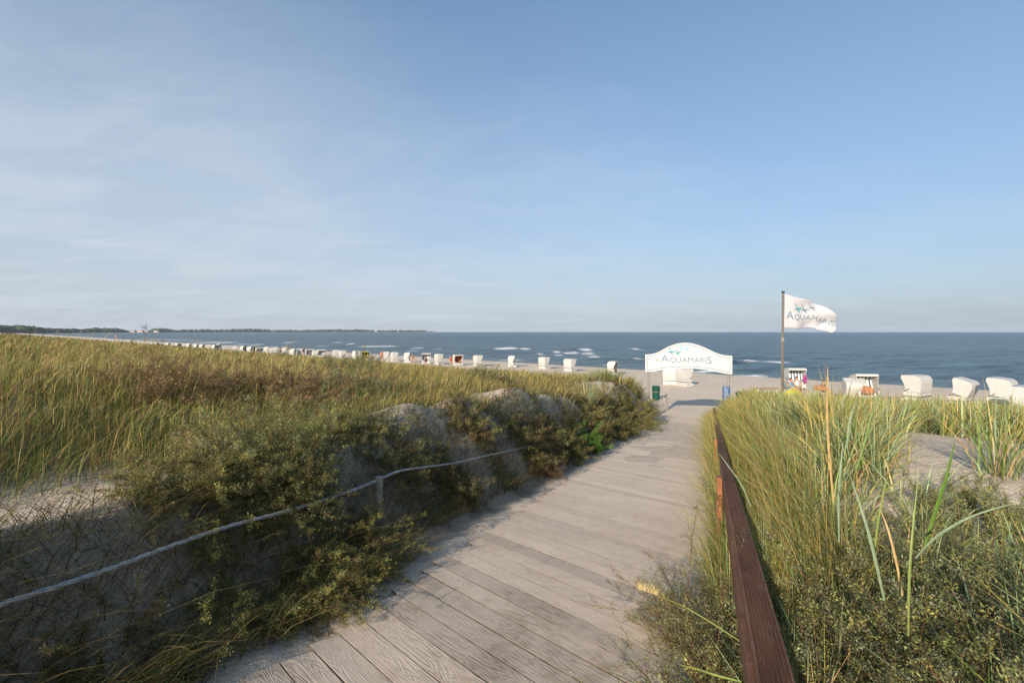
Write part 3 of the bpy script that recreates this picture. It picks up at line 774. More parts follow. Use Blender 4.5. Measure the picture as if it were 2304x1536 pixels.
# ------------------------------------------------------------------ beach chairs (hooded wicker)
def offset_sheet(profile, th):
    a = [Vector((p[0], p[1])) for p in profile]; out = []
    for i in range(len(a)):
        d = (a[min(i+1, len(a)-1)]-a[max(i-1, 0)]).normalized(); nrm = Vector((d.y, -d.x)); out.append(a[i]+nrm*th)
    return [tuple(p) for p in a]+[tuple(p) for p in out[::-1]]
HW = .62
def rotp(pts, tilt, c=(-.30, .62)):
    ct, st = math.cos(tilt), math.sin(tilt)
    return [(c[0]+(x-c[0])*ct-(z-c[1])*st, c[1]+(x-c[0])*st+(z-c[1])*ct) for x, z in pts]
MESH = {}
def chair_meshes(style, tilt):
    key = (style, round(tilt, 2))
    if key in MESH: return MESH[key]
    lm = LINE[style]; parts = []
    def add(name, bm, m, sub=None):
        me = bpy.data.meshes.new(name); bmesh.ops.recalc_face_normals(bm, faces=bm.faces); bm.to_mesh(me); bm.free(); me.materials.append(m)
        parts.append((name, me, sub))
    bm = bmesh.new()
    box(bm, -.45, .30, -HW, HW, .06, .42, .02)                        # seat box
    box(bm, -.45, -.38, -HW, HW, .423, .64)
    for sy in (-1, 1): box(bm, -.377, .32, min(sy*HW, sy*(HW-.06)), max(sy*HW, sy*(HW-.06)), .423, .70, .012)
    add('lower_basket', bm, M_wick)
    back = rotp([(-.46, .66), (-.50, .95), (-.52, 1.22), (-.50, 1.38), (-.44, 1.50), (-.33, 1.575), (-.18, 1.60), (.10, 1.60), (.40, 1.58)], tilt)
    bm = bmesh.new(); prism(bm, offset_sheet(back, .035), -HW, HW); 
    side = rotp([(-.455, .66), (-.495, .95), (-.515, 1.22), (-.495, 1.38), (-.435, 1.495), (-.325, 1.57), (-.18, 1.595), (.10, 1.595), (.40, 1.575), (.42, 1.42), (.33, 1.24), (.24, 1.02), (.20, .85), (.19, .73), (-.2, .72)], tilt)
    for sy in (-1, 1):
        prism(bm, side, min(sy*(HW+.002), sy*(HW+.03)), max(sy*(HW+.002), sy*(HW+.03)))
    add('hood', bm, M_wick)
    lin = rotp([(-.30, .60), (-.40, .95), (-.44, 1.22), (-.42, 1.35), (-.37, 1.45), (-.28, 1.52), (-.15, 1.55), (.10, 1.555), (.37, 1.54)], tilt)
    bm = bmesh.new(); prism(bm, offset_sheet(lin, .03), -HW+.004, HW-.004); add('lining', bm, lm)
    fr = rotp([(.38, 1.535), (.405, 1.535), (.40, 1.43), (.375, 1.43)], tilt)
    bm = bmesh.new(); prism(bm, fr, -HW+.01, HW-.01); add('awning', bm, M_white if style != 'yellow' else lm)
    bm = bmesh.new(); box(bm, -.28, .31, -HW+.065, HW-.065, .424, .53, .03); add('seat_cushion', bm, lm)
    bm = bmesh.new(); box(bm, -.475, -.45, -HW-.02, HW+.02, .43, .475); box(bm, -.475, .31, -HW-.022, -HW-.001, .43, .47); box(bm, -.475, .31, HW+.001, HW+.022, .43, .47); add('trim_band', bm, M_trim)
    for sy in (-1, 1):
        bm = bmesh.new(); tube(bm, [(.02, sy*(HW+.05), .88), (.10, sy*(HW+.055), .80), (.24, sy*(HW+.05), .72)], .022, 6); add('armrest_bar', bm, M_trim)
    bm = bmesh.new(); box(bm, .305, .62, -HW+.08, -.03, .08, .30, .015); add('footrest', bm, M_wick)
    bm = bmesh.new(); box(bm, .305, .55, .03, HW-.08, .08, .30, .015); add('footrest', bm, M_wick)
    for sy in (-1, 1):
        bm = bmesh.new(); tube(bm, [(-.2, sy*(HW+.025), .30), (-.2, sy*(HW+.06), .25), (0, sy*(HW+.06), .25), (0, sy*(HW+.025), .30)], .013, 5); add('carry_handle', bm, M_trim)
    MESH[key] = parts
    return parts
def chair(x, y, z, face_deg, style, label, tilt=0.0, group='white hooded beach chairs on the sand', sc=1.0, lean=0.0):
    """face_deg: direction the opening looks, 0 = +x (picture right), 90 = away from the camera, -90 = to the camera"""
    e = empty('beach_chair', (x, y, z), math.radians(face_deg)); e.rotation_euler[1] = lean; e.scale = (sc,)*3
    tag(e, label, 'beach chair', group)
    for name, me, sub in chair_meshes(style, tilt): link(name, me, None, e)
    return e
def beach_t(u, vtop, hgt_=1.6):
    t = 60.
    a = (u-CU)/F
    for _ in range(40):
        q = (.68*a+.73)*t
        zt = float(zbeach(q))+hgt_-.06
        t = .5*t+.5*(-zt*F/(vtop-HZ))
    return a*t, t, float(zbeach((.68*a+.73)*t))-.05
NM = 'white hooded beach chair '
G = 'white hooded beach chairs in the long row'
CH = [ # u, vtop, facing, style, tilt, label
 (1510,827,62,'grey',0,NM+'seen from behind just under the middle of the arched sign'),
 (1540,829,20,'grey',0,NM+'partly behind the chair under the arched sign, further toward the sea'),
 (1380,812.5,-28,'orange',0,NM+'with orange lining, alone on the sand left of the arched sign'),
 (1283,807,38,'grey',0,NM+'seen from behind, second chair left of the arched sign'),
 (1225,803,36,'grey',0,NM+'seen from behind, third chair left of the arched sign'),
 (1152,800,-5,'orange',0,NM+'turned sideways, little orange seat, fourth left of sign'),
 (1076,799,30,'grey',0,NM+'seen from behind, right of the chair with brown lining'),
 (1031,797.5,-62,'brown',0,NM+'open to the viewer, dark brown lining, beside person in red'),
 (988,796,32,'grey',0,NM+'seen from behind, left of the person in red'),
 (959,795,-80,'grey',.1,NM+'narrow and open to the viewer, between two chairs seen from behind'),
 (917,793,5,'orange',0,NM+'with a bare-shouldered person sitting at its right side'),
 (888,792,30,'grey',0,NM+'seen from behind, right of the standing bather'),
 (869,791,20,'blue',0,NM+'with pale blue shade, just behind the standing bather'),
 (822,790,-75,'yellow',0,NM+'with black and yellow lining'),
 (802,789,40,'grey',0,NM+'seen from behind, directly left of the yellow-lined chair'),
 (771,788,35,'grey',0,NM+'second chair left of the yellow-lined chair'),
 (756,787,30,'grey',0,NM+'third chair left of the yellow-lined chair'),
 (723,786,-70,'grey',0,NM+'showing a grey open front, right of a chair seen from behind'),
 (710,787.5,30,'grey',0,NM+'low in the row, left of one with grey open front'),
 (697,785,-60,'grey',0,NM+'greyish and open, right of the dark-haired person by the grass edge'),
 (674,784,30,'grey',0,NM+'left of the dark-haired person by the grass edge'),
 (660,784.5,10,'grey',0,NM+'second left of the dark-haired person, low behind the grass'),
 (641,781,20,'grey',0,NM+'tall in the far row, right of a small dark figure'),
 (622,781,20,'blue',0,NM+'left of the small dark figure in the far row'),
 (611,782,30,'grey',0,NM+'second left of the small dark figure in the far row'),
 (600,780,20,'grey',0,NM+'third left of the small dark figure in the far row'),
 (584,782,-50,'grey',0,NM+'half hidden by grass in front of the dark-shaded far chair'),
 (577,779,-60,'yellow',0,NM+'with dark shaded opening in the far row'),
 (563,779.5,10,'grey',0,NM+'just left of the dark-shaded far chair'),
]
SM = 'tiny white hooded beach chair at the far left end of the long row'
for u, v in ((550,778),(528,778),(493,773.5),(486,775.5),(470,775),(455,774),(442,774),(425,773),(414,773),(402,772.5),(390,772),(378,771.5),(365,771),(352,770.5),(341,770)):
    CH.append((u, v, random.choice((10, 30, -20)), 'grey', 0, SM))
for u, v, fa, st, tl, lab in CH:
    x, y, z = beach_t(u, v)
    chair(x, y, z, fa, st, lab, tl, G)
GR = 'white hooded beach chairs behind the right dune'
def rchair(u, vtop, t, fa, st, tl, lab, sc=1.0):
    x = (u-CU)/F*t; z = -(vtop-HZ)/F*t-1.6*sc
    return chair(x, t, z, fa, st, lab, tl, GR, sc)
rchair(1790, 827.5, 40, -98, 'grey', .02, NM+'open with grey stripes and people inside, right of the flagpole', 1.05)
rchair(1948, 845, 33, -98, 'grey', .25, NM+'tilted back with grey striped sides and an orange bundle inside', 1.08)
rchair(1918, 856, 33.5, 75, 'grey', .5, NM+'lying low and rounded just left of the tilted striped chair', 1.0)
rchair(2060, 843, 30, 118, 'grey', .0, NM+'standing upright, opening left, in the middle of the right group', 1.12)
rchair(2158, 854, 29, 122, 'grey', .32, NM+'tilted back, opening left, between two bigger ones on the right', 1.05)
rchair(2247, 851, 27, 124, 'grey', .1, NM+'large and turned left near the right edge', 1.12)
rchair(2300, 870, 23.5, 125, 'grey', .1, NM+'cut off by the right picture edge', 1.1)
# ------------------------------------------------------------------ people (small)
def person(loc, rz, label, pose='stand', h=1.72, cloth=None, hair=M_hair, group=None):
    k = h/1.72
    if pose == 'stand':
        J = {'pel':(0,0,.94,.14),'chest':(0,0,1.28,.155),'neck':(0,0,1.46,.06),'head':(0,.01,1.60,.095),'top':(0,.0,1.70,.07)}
        L = [('pel','hl'),('hl','kl'),('kl','al'),('al','fl'),('pel','hr'),('hr','kr'),('kr','ar'),('ar','fr'),('pel','chest'),('chest','neck'),('neck','head'),('head','top'),('chest','sl'),('sl','el'),('el','wl'),('wl','hdl'),('chest','sr'),('sr','er'),('er','wr'),('wr','hdr')]
        J.update({'hl':(-.09,0,.86,.10),'kl':(-.11,-.03,.48,.065),'al':(-.11,.02,.08,.045),'fl':(-.12,-.12,.03,.04),
                  'hr':(.09,0,.86,.10),'kr':(.12,.02,.48,.065),'ar':(.13,.05,.08,.045),'fr':(.14,-.09,.03,.04),
                  'sl':(-.19,0,1.40,.06),'el':(-.26,.02,1.12,.045),'wl':(-.24,-.10,.90,.035),'hdl':(-.23,-.14,.82,.035),
                  'sr':(.19,0,1.40,.06),'er':(.27,.03,1.12,.045),'wr':(.29,-.05,.87,.035),'hdr':(.29,-.08,.79,.035)})
    else:                                       # sitting, seat at 0.5
        J = {'pel':(0,.05,.58,.14),'chest':(0,.10,.92,.15),'neck':(0,.08,1.10,.06),'head':(0,.05,1.24,.095),'top':(0,.04,1.33,.07)}
        L = [('pel','hl'),('hl','kl'),('kl','al'),('al','fl'),('pel','hr'),('hr','kr'),('kr','ar'),('ar','fr'),('pel','chest'),('chest','neck'),('neck','head'),('head','top'),('chest','sl'),('sl','el'),('el','wl'),('wl','hdl'),('chest','sr'),('sr','er'),('er','wr'),('wr','hdr')]
        J.update({'hl':(-.10,-.02,.57,.10),'kl':(-.14,-.42,.56,.065),'al':(-.14,-.52,.12,.045),'fl':(-.15,-.64,.05,.04),
                  'hr':(.10,-.02,.57,.10),'kr':(.14,-.42,.58,.065),'ar':(.14,-.48,.12,.045),'fr':(.15,-.60,.05,.04),
                  'sl':(-.19,.09,1.04,.06),'el':(-.27,.0,.80,.045),'wl':(-.22,-.2,.68,.035),'hdl':(-.18,-.28,.66,.035),
                  'sr':(.19,.09,1.04,.06),'er':(.27,.0,.80,.045),'wr':(.22,-.2,.68,.035),'hdr':(.18,-.28,.66,.035)})
    names = list(J); idx = {n: i for i, n in enumerate(names)}
    e = empty('person', loc, rz); tag(e, label, 'person', group); e.scale = (k,)*3
    me = bpy.data.meshes.new('body'); me.from_pydata([J[n][:3] for n in names], [(idx[a], idx[b]) for a, b in L], [])
    o = bpy.data.objects.new('body', me); COL.objects.link(o)
    sk = o.modifiers.new('s', 'SKIN'); sub = o.modifiers.new('u', 'SUBSURF'); sub.levels = 1; sub.render_levels = 1
    for i, n in enumerate(names):
        sv = me.skin_vertices[0].data[i]; sv.radius = (J[n][3], J[n][3]*.85); sv.use_root = (n == 'pel')
    dg = bpy.context.evaluated_depsgraph_get(); dg.update()
    me2 = bpy.data.meshes.new_from_object(o.evaluated_get(dg)); bpy.data.objects.remove(o)
    for p in me2.polygons: p.use_smooth = True
    me2.materials.clear(); link('body', me2, M_skin, e)
    hp = J['head']
    bm = bmesh.new(); bmesh.ops.create_icosphere(bm, subdivisions=2, radius=.118, matrix=Matrix.Translation((hp[0], hp[1]+.03, hp[2]+.05)))
    bmesh.ops.delete(bm, geom=[v for v in bm.verts if v.co.y < hp[1]-.03 and v.co.z < hp[2]+.07 or v.co.z < hp[2]-.06], context='VERTS'); bm_obj('hair', bm, hair, e)
    # nose and eyes
    if cloth:
        c = J['chest']; p_ = J['pel']
        bm = bmesh.new()
        rings_ = []
        for z, rx, ry, yy in ((p_[2]-.10, .185, .15, p_[1]), (p_[2]+.02, .185, .15, p_[1]), ((c[2]+p_[2])/2, .165, .14, (c[1]+p_[1])/2), (c[2], .19, .15, c[1]), (c[2]+.12, .16, .12, c[1])):
            rings_.append([bm.verts.new((rx*math.cos(a), yy+ry*math.sin(a), z)) for a in np.linspace(0, 2*math.pi, 14, endpoint=False)])
        for a, b in zip(rings_, rings_[1:]):
            for i in range(14): bm.faces.new((a[i], a[(i+1) % 14], b[(i+1) % 14], b[i]))
        bm_obj('clothing', bm, cloth, e, True)
    return e
def ploc(u, vfoot=None, vtop=None, h=1.7):
    x, y, z = beach_t(u, vtop, h); return (x, y, float(zbeach(.68*x+.73*y)))
person(ploc(859, vtop=789.5, h=1.72), .2, 'bather in swimwear standing beside a chair near the middle of the row', cloth=M_orgcl)
person(ploc(1015, vtop=801, h=1.35), .3, 'person in red sitting left of the brown-lined chair', 'sit', cloth=M_red)
person(ploc(929, vtop=797, h=1.35), .9, 'bare-shouldered person sitting at the right side of a white chair', 'sit', cloth=M_orgcl)
person(ploc(683, vtop=782, h=1.72), .0, 'dark-haired person standing between white chairs by the grass edge', cloth=M_black)
person(ploc(631, vtop=784, h=1.4), .0, 'small dark figure sitting between distant white chairs', 'sit', cloth=M_navycl)
person(ploc(958, vtop=803, h=1.3), .0, 'dark-clothed person sitting in the narrow open chair', 'sit', cloth=M_navycl)
for u, vt, c, lab in ((260, 753, M_white, 'distant person in white at the water line, left of a dark one'), (264, 752, M_navycl, 'distant dark-clothed person at the water line'), (300, 760, M_black, 'distant low dark figure right of the two standing people'), (328, 763, M_red, 'distant figure in red near the water'), (478, 770, M_red, 'tiny figure in red and black behind the far chairs')):
    t = 1.7*F/(5.5 if vt > 755 else 9.); t = min(t, 260)
    x = (u-CU)/F*t; q = .68*x+.73*t
    zt = -(vt-HZ)/F*t - 1.72
    person((x, t, max(zt, SEA-.4)), .1, lab, cloth=c)
t = 39.0
person(((1794-CU)/F*t, t, -5.05+.05), -.05, 'sunbather with sunglasses lying back in the grey striped chair', 'sit', cloth=M_white)
person(((1772-CU)/F*t, t-.6, -5.05), .4, 'person in blue sitting left of the yellow beach tent', 'sit', cloth=M_bluecl)
t = 35.
person(((1856-CU)/F*t, t, -4.95+.1), .9, 'dark-haired person in dark clothes sitting behind the dune grass', 'sit', cloth=M_black)
# yellow tent, towel, bundles
t = 36.; x = (1783-CU)/F*t
bm = bmesh.new(); bmesh.ops.create_uvsphere(bm, u_segments=20, v_segments=10, radius=1.0)
bmesh.ops.delete(bm, geom=[v for v in bm.verts if v.co.z < -.01], context='VERTS')
for v in bm.verts: v.co.x *= .72; v.co.y *= .5; v.co.z *= .72
e = empty('beach_tent', (x, t, -4.95)); tag(e, 'small bright yellow pop-up tent in front of the striped chair', 'beach tent')
bm_obj('canopy', bm, M_yel, e, True)
bm = bmesh.new(); tube(bm, [(.73*math.cos(a), 0, .735*math.sin(a)) for a in np.linspace(0, math.pi, 13)], .012, 5); bm_obj('hoop', bm, M_white, e)
x, t = (1812-CU)/F*39.3, 39.3
bm = bmesh.new()
for i in range(7):
    pass
V = []; Fs = []
for i in range(9):
    for j in range(9):
        V.append((-.15+.30*i/8+.02*math.sin(j), .04*math.sin(i*1.7)+.03*math.sin(j*.9), .6*j/8))
for i in range(8):
    for j in range(8): Fs.append((i*9+j, (i+1)*9+j, (i+1)*9+j+1, i*9+j+1))
me = pymesh('towel', V, Fs); o = link('towel', me, M_mag); o.location = (x, t, -4.15); so = o.modifiers.new('s', 'SOLIDIFY'); so.thickness = .02
tag(o, 'magenta towel hanging at the right side of the striped chair', 'towel')
def bundle(u, v, t, sx, sz, m, lab, cat, name):
    bm = bmesh.new(); bmesh.ops.create_icosphere(bm, subdivisions=3, radius=1)
    g = random.Random(u)
    for vv in bm.verts:
        n_ = 1+.16*math.sin(vv.co.x*5+u)+.12*math.sin(vv.co.y*7)+.1*math.sin(vv.co.z*9); vv.co *= n_
        vv.co.x *= sx; vv.co.y *= sx*.8; vv.co.z *= sz
    o = bm_obj(name, bm, m, None, True); o.location = at(u, v, t); tag(o, lab, cat); return o
bundle(1952, 878, 32.5, .33, .28, M_orgcl, 'orange cloth bundle inside the tilted striped chair', 'cloth bundle', 'cloth_bundle')
bundle(1846, 873, 34.5, .38, .2, M_orgcl, 'heap of orange cloth behind the dune grass beside the dark-haired person', 'cloth heap', 'cloth_heap')
# low table left of the flagpole
x, t = (1722-CU)/F*37, 37.
e = empty('plank_bench', (x, t, float(zbeach(.68*x+.73*t)))); tag(e, 'low reddish wooden plank bench on the sand left of the flagpole', 'bench')
bm = bmesh.new(); box(bm, -.75, .95, -.15, .15, .40, .45, .006); bm_obj('seat', bm, M_postorange, e)
for xx in (-.6, .8):
    bm = bmesh.new(); box(bm, xx-.04, xx+.04, -.12, .12, -.1, .398); bm_obj('leg', bm, M_white, e)
# ------------------------------------------------------------------ vegetation
def blades(P, H, lean_dir, lean, W_, C, tipC=None, face=None, seg=(0, .38, .72, 1.0), curl=1.0):
    """vectorised tapering blades; returns V,F4,F3,Col"""
    n = len(P); ld = np.stack([np.cos(lean_dir), np.sin(lean_dir)], -1)
    if face is None: face = rng.uniform(0, math.pi*2, n)
    wd = np.stack([np.cos(face), np.sin(face)], -1)
    rows = []; cols = []
    if tipC is None: tipC = C*np.array([1.25, 1.15, .95])
    for k, t in enumerate(seg):
        off = lean*H*(.35*t+.65*t*t*curl)
        up = H*(t-.32*np.minimum(lean, 1.4)*t*t)
        c = np.concatenate([P[:, :2]+ld*off[:, None], (P[:, 2]+up)[:, None]], 1)
        cc = C*(1-t)+tipC*t
        if t < 1:
            w = W_*(1-t**2.2)*.5*(1 if k else .8)
            a = c.copy(); a[:, :2] -= wd*w[:, None]; b = c.copy(); b[:, :2] += wd*w[:, None]
            rows += [a, b]; cols += [cc, cc]
        else:
            rows.append(c); cols.append(cc)
    V = np.stack(rows, 1); Cc = np.stack(cols, 1); m = V.shape[1]
    b0 = (np.arange(n)*m)[:, None]
    F4 = np.concatenate([b0+np.array([2*k, 2*k+1, 2*k+3, 2*k+2]) for k in range(len(seg)-2)])
    F3 = b0+np.array([m-3, m-2, m-1])
    return V.reshape(-1, 3), F4, F3, Cc.reshape(-1, 3)
def merge(parts):
    Vs, A, B, Cs = [], [], [], []; n = 0
    for V, f4, f3, c in parts:
        Vs.append(V); Cs.append(c)
        if len(f4): A.append(f4+n)
        if len(f3): B.append(f3+n)
        n += len(V)
    fl = ([np.concatenate(A)] if A else [])+([np.concatenate(B)] if B else [])
    return np.concatenate(Vs), fl, np.concatenate(Cs)
GREEN = np.array([.115, .165, .040]); OLIVE = np.array([.26, .245, .07]); STRAW = np.array([.50, .40, .19]); BROWN = np.array([.26, .165, .09]); GLAUC = np.array([.26, .33, .20]); DKG = np.array([.05, .08, .025]); GOLD = np.array([.42, .33, .10])
WIND = math.radians(8)
def pick(n, wts, cols, jit=.22):
    wts = np.asarray(wts, float); wts = wts/wts.sum(axis=-1, keepdims=True)
    cum = np.cumsum(wts, -1); u = rng.random((n, 1)); k = (u > cum).sum(-1).clip(0, len(cols)-1)
    c = np.array(cols)[k]; return c*(1+jit*rng.standard_normal((n, 1))).clip(.4, 1.8)*(1+.08*rng.standard_normal((n, 3))).clip(.6, 1.4)
def scatter(n, az0, az1, r0, r1, pw=1.0):
    a = rng.uniform(math.radians(az0), math.radians(az1), n)
    r = r0*(r1/r0)**(rng.random(n)**pw)
    return r*np.sin(a), r*np.cos(a)
def left_grass(n, r0, r1, wmul=1.0, hmul=1.0, pw=1.0):
    ncl = max(1, n//9)
    cx, cy = scatter(ncl, -62, 26, r0, r1, pw)
    cr = np.hypot(cx, cy)
    k = rng.integers(0, ncl, n); sp = np.minimum(.05+.006*cr[k], .5)
    x = cx[k]+sp*rng.standard_normal(n); y = cy[k]+sp*rng.standard_normal(n)
    s, L, q, r = sLq(x, y)
    keep = (L < -3) & (rng.random(n) < veg_mask(x, y)*(1-.35*sst(.1, .5, fbm(x, y, 1.2, 2, 120))))
    x, y, k = x[keep], y[keep], k[keep]; n = len(x); z = terrain(x, y)-.02; d = np.hypot(x, y); s, L, q, r = sLq(x, y)
    pn_ = fbm(x, y, 5, 3, 101); pb = fbm(x, y, 3.2, 3, 105); pg = fbm(x, y, 11, 2, 109)
    seaw = sst(16, 25, q)
    near = 2.2*sst(9, 3.5, d)
    w = np.stack([1.0+.9*near+1.5*np.clip(pg, 0, 1)+.9*seaw, 1.5+2*np.clip(-pn_, 0, 1)+.8*seaw, 1.1+1.4*np.clip(pn_, 0, 1), 1.0+2.2*np.clip(pb-.08, 0, 1)*(1-seaw), .3+.7*seaw, .6+.5*near, .35+1.4*np.clip(-pg, 0, 1)*(1-near)], -1)
    C = pick(n, w, [GREEN, OLIVE, STRAW, BROWN, GLAUC, DKG, GOLD])
    H = hmul*np.interp(d, [2, 8, 20], [.82, .74, .9])*(.30+.22*rng.random(n)+.22*np.clip(pn_+.3, 0, 1)+.18*seaw)*rng.uniform(.6, 1.25, n)
    cl = rng.standard_normal(ncl)[k]
    lean_dir = WIND+.8*rng.standard_normal(n)+.6*cl
    lean = np.abs(.55+.4*rng.standard_normal(n))
    W_ = wmul*np.maximum(.0042, .00105*d)*rng.uniform(.6, 1.3, n)
    return blades(np.stack([x, y, z], -1), H, lean_dir, lean, W_, C)
gp = [left_grass(120000, 1.6, 14), left_grass(60000, 2.2, 7), left_grass(150000, 7, 60, pw=.9), left_grass(70000, 40, 300, 1.0, 1.05)]
# feathery seed heads standing above the grass
def heads(n, r0, r1, az0=-60, az1=20):
    x, y = scatter(n, az0, az1, r0, r1); s, L, q, r = sLq(x, y)
    keep = (L < -3.6) & (rng.random(n) < veg_mask(x, y)*sst(-.15, .3, fbm(x, y, 3.5, 2, 131))); x, y = x[keep], y[keep]; n = len(x)
    z = terrain(x, y); d = np.hypot(x, y)
    H = rng.uniform(.45, .85, n); ld = WIND+.5*rng.standard_normal(n); le = np.abs(.45+.25*rng.standard_normal(n))
    C = pick(n, [1, 1, .8, .4], [STRAW, GOLD, BROWN, GREEN], .2)
    st = blades(np.stack([x, y, z], -1), H, ld, le, np.maximum(.0022, .0005*d), C)
    # plume: short blades along the top quarter
    m = 9; idx = np.repeat(np.arange(n), m); t = rng.uniform(.78, 1.0, n*m)
    off = le[idx]*H[idx]*(.35*t+.65*t*t); up = H[idx]*(t-.32*le[idx]*t*t)
    P = np.stack([x[idx]+np.cos(ld[idx])*off, y[idx]+np.sin(ld[idx])*off, z[idx]+up], -1)
    pl_ = blades(P, rng.uniform(.025, .06, n*m), ld[idx]+.7*rng.standard_normal(n*m), rng.uniform(.5, 1.5, n*m), np.maximum(.003, .0007*d[idx]), C[idx]*1.05, seg=(0, .5, 1.))
    return [st, pl_]
gp += heads(2600, 2.2, 22)
V, fl, C = merge(gp)
o = link('dune_grass', npmesh('dune_grass', V, fl, False, C), M_fol); tag(o, 'wind-blown green, straw and rust coloured grass covering the left dune', 'grass', kind='stuff')
# right dune: taller marram in tufts
def right_grass(n, r0, r1, hm=1.0, wm=1.0, tuft=26, az0=22, az1=62, glc=1.0):
    nearb = r0 < 2
    ncl = n//tuft
    cx, cy = scatter(ncl, az0, az1, r0, r1)
    s, L, q, r = sLq(cx, cy)
    keepc = (L > (.3 if nearb else .55)) & (rng.random(ncl) < np.maximum(veg_mask(cx, cy), .8*(L < 1.6) if nearb else 0)); cx, cy = cx[keepc], cy[keepc]; ncl = len(cx)
    k = rng.integers(0, ncl, ncl*tuft); n = len(k); cr = np.hypot(cx, cy)[k]
    a = rng.uniform(0, 2*math.pi, n); rr = np.abs(rng.standard_normal(n))*(.06+.004*cr)
    x = cx[k]+rr*np.cos(a); y = cy[k]+rr*np.sin(a); z = terrain(x, y)-.03; d = np.hypot(x, y)
    s, L, q, r = sLq(x, y)
    H = hm*rng.uniform(.45, .95, n)*(.8+.25*fbm(x, y, 3, 2, 141))*np.where((d < 5.5) & (np.arctan2(x, y) > .6), .6, 1.)
    tw_ = rng.standard_normal(ncl)[k]*.9; ldr = np.where(rng.random(n) < .6, a, WIND+tw_+.5*rng.standard_normal(n))
    le = np.abs(.62+.40*rng.standard_normal(n))
    w = np.stack([2.0+0*x, 1.3+0*x, .9+0*x, .35+0*x, glc*2.2+0*x, .5+0*x, .7+0*x], -1)
    C = pick(n, w, [GREEN*1.3, OLIVE*1.3, STRAW*1.15, BROWN, GLAUC*1.3, DKG, GOLD*1.2])
    W_ = wm*np.maximum(.0105, .0014*d)*rng.uniform(.45, 1.5, n)
    return blades(np.stack([x, y, z], -1), H, ldr, le, W_, C)
gr = [right_grass(26000, 4.6, 12, 1.12, glc=1.6), right_grass(20000, 6, 14, .6, .6), right_grass(34000, 9, 42, 1.0, glc=.5), right_grass(4400, 1.7, 5.5, 1.45, .85, 12, 24, 60, 2.0)]
V, fl, C = merge(gr)
o = link('marram_grass', npmesh('marram_grass', V, fl, False, C), M_fol); tag(o, 'tall pale yellow-green marram grass on the ridge of the right dune', 'grass', kind='stuff')
# low scrub on the left dune and dry litter
def leaves_along(P0, P1, per, size, C, spread=.02, wf=.16):
    """small leaf triangles/quads scattered along segments P0->P1 (n,3)"""
    n = len(P0); idx = np.repeat(np.arange(n), per); t = rng.random(n*per)
    P = P0[idx]+(P1-P0)[idx]*t[:, None]
    P = P+rng.standard_normal(P.shape)*spread
    d = rng.standard_normal(P.shape); d /= np.linalg.norm(d, axis=1, keepdims=True)+1e-9; d[:, 2] = np.abs(d[:, 2])*.8+.1
    e_ = np.cross(d, rng.standard_normal(P.shape)); e_ /= np.linalg.norm(e_, axis=1, keepdims=True)+1e-9
    sz = (size[idx] if isinstance(size, np.ndarray) else size)*rng.uniform(.45, 1.7, n*per)
    sz = sz[:, None] if sz.ndim == 1 else sz
    a = P; b = P+d*sz*.5+e_*sz*wf; c = P+d*sz; e2 = P+d*sz*.5-e_*sz*wf
    V = np.stack([a, b, c, e2], 1).reshape(-1, 3)
    F4 = (np.arange(n*per)*4)[:, None]+np.arange(4)
    cc = C[idx]*np.repeat((1+.3*rng.standard_normal((n, 1))).clip(.4, 1.9), per, axis=0)*(1+.25*rng.standard_normal((n*per, 1))).clip(.45, 1.7)
    return V, F4, np.zeros((0, 3), int), np.repeat(cc, 4, axis=0)
def sticks(P0, P1, r0, r1, C):
    """thin 3-sided twigs"""
    n = len(P0); d = P1-P0; d = d/(np.linalg.norm(d, axis=1, keepdims=True)+1e-9)
    ref = np.tile([.31, .2, .93], (n, 1)); x = np.cross(d, ref); x /= np.linalg.norm(x, axis=1, keepdims=True)+1e-9; y = np.cross(d, x)
    rows = []
    for P, r in ((P0, r0), (P1, r1)):
        r = np.broadcast_to(np.asarray(r, float), (n,))[:, None]
        for k in range(3):
            a = 2*math.pi*k/3; rows.append(P+(x*math.cos(a)+y*math.sin(a))*r)
    V = np.stack(rows, 1).reshape(-1, 3); b0 = (np.arange(n)*6)[:, None]
    F4 = np.concatenate([b0+np.array(q) for q in ((0, 1, 4, 3), (1, 2, 5, 4), (2, 0, 3, 5))])
    return V, F4, np.zeros((0, 3), int), np.repeat(C, 6, axis=0)
SAGE = np.array([.21, .23, .08]); SAGEY = np.array([.34, .31, .09]); SAGEG = np.array([.245, .265, .145]); STEM = np.array([.10, .055, .03]); STEMR = np.array([.17, .06, .03]); OCH = np.array([.22, .165, .07])
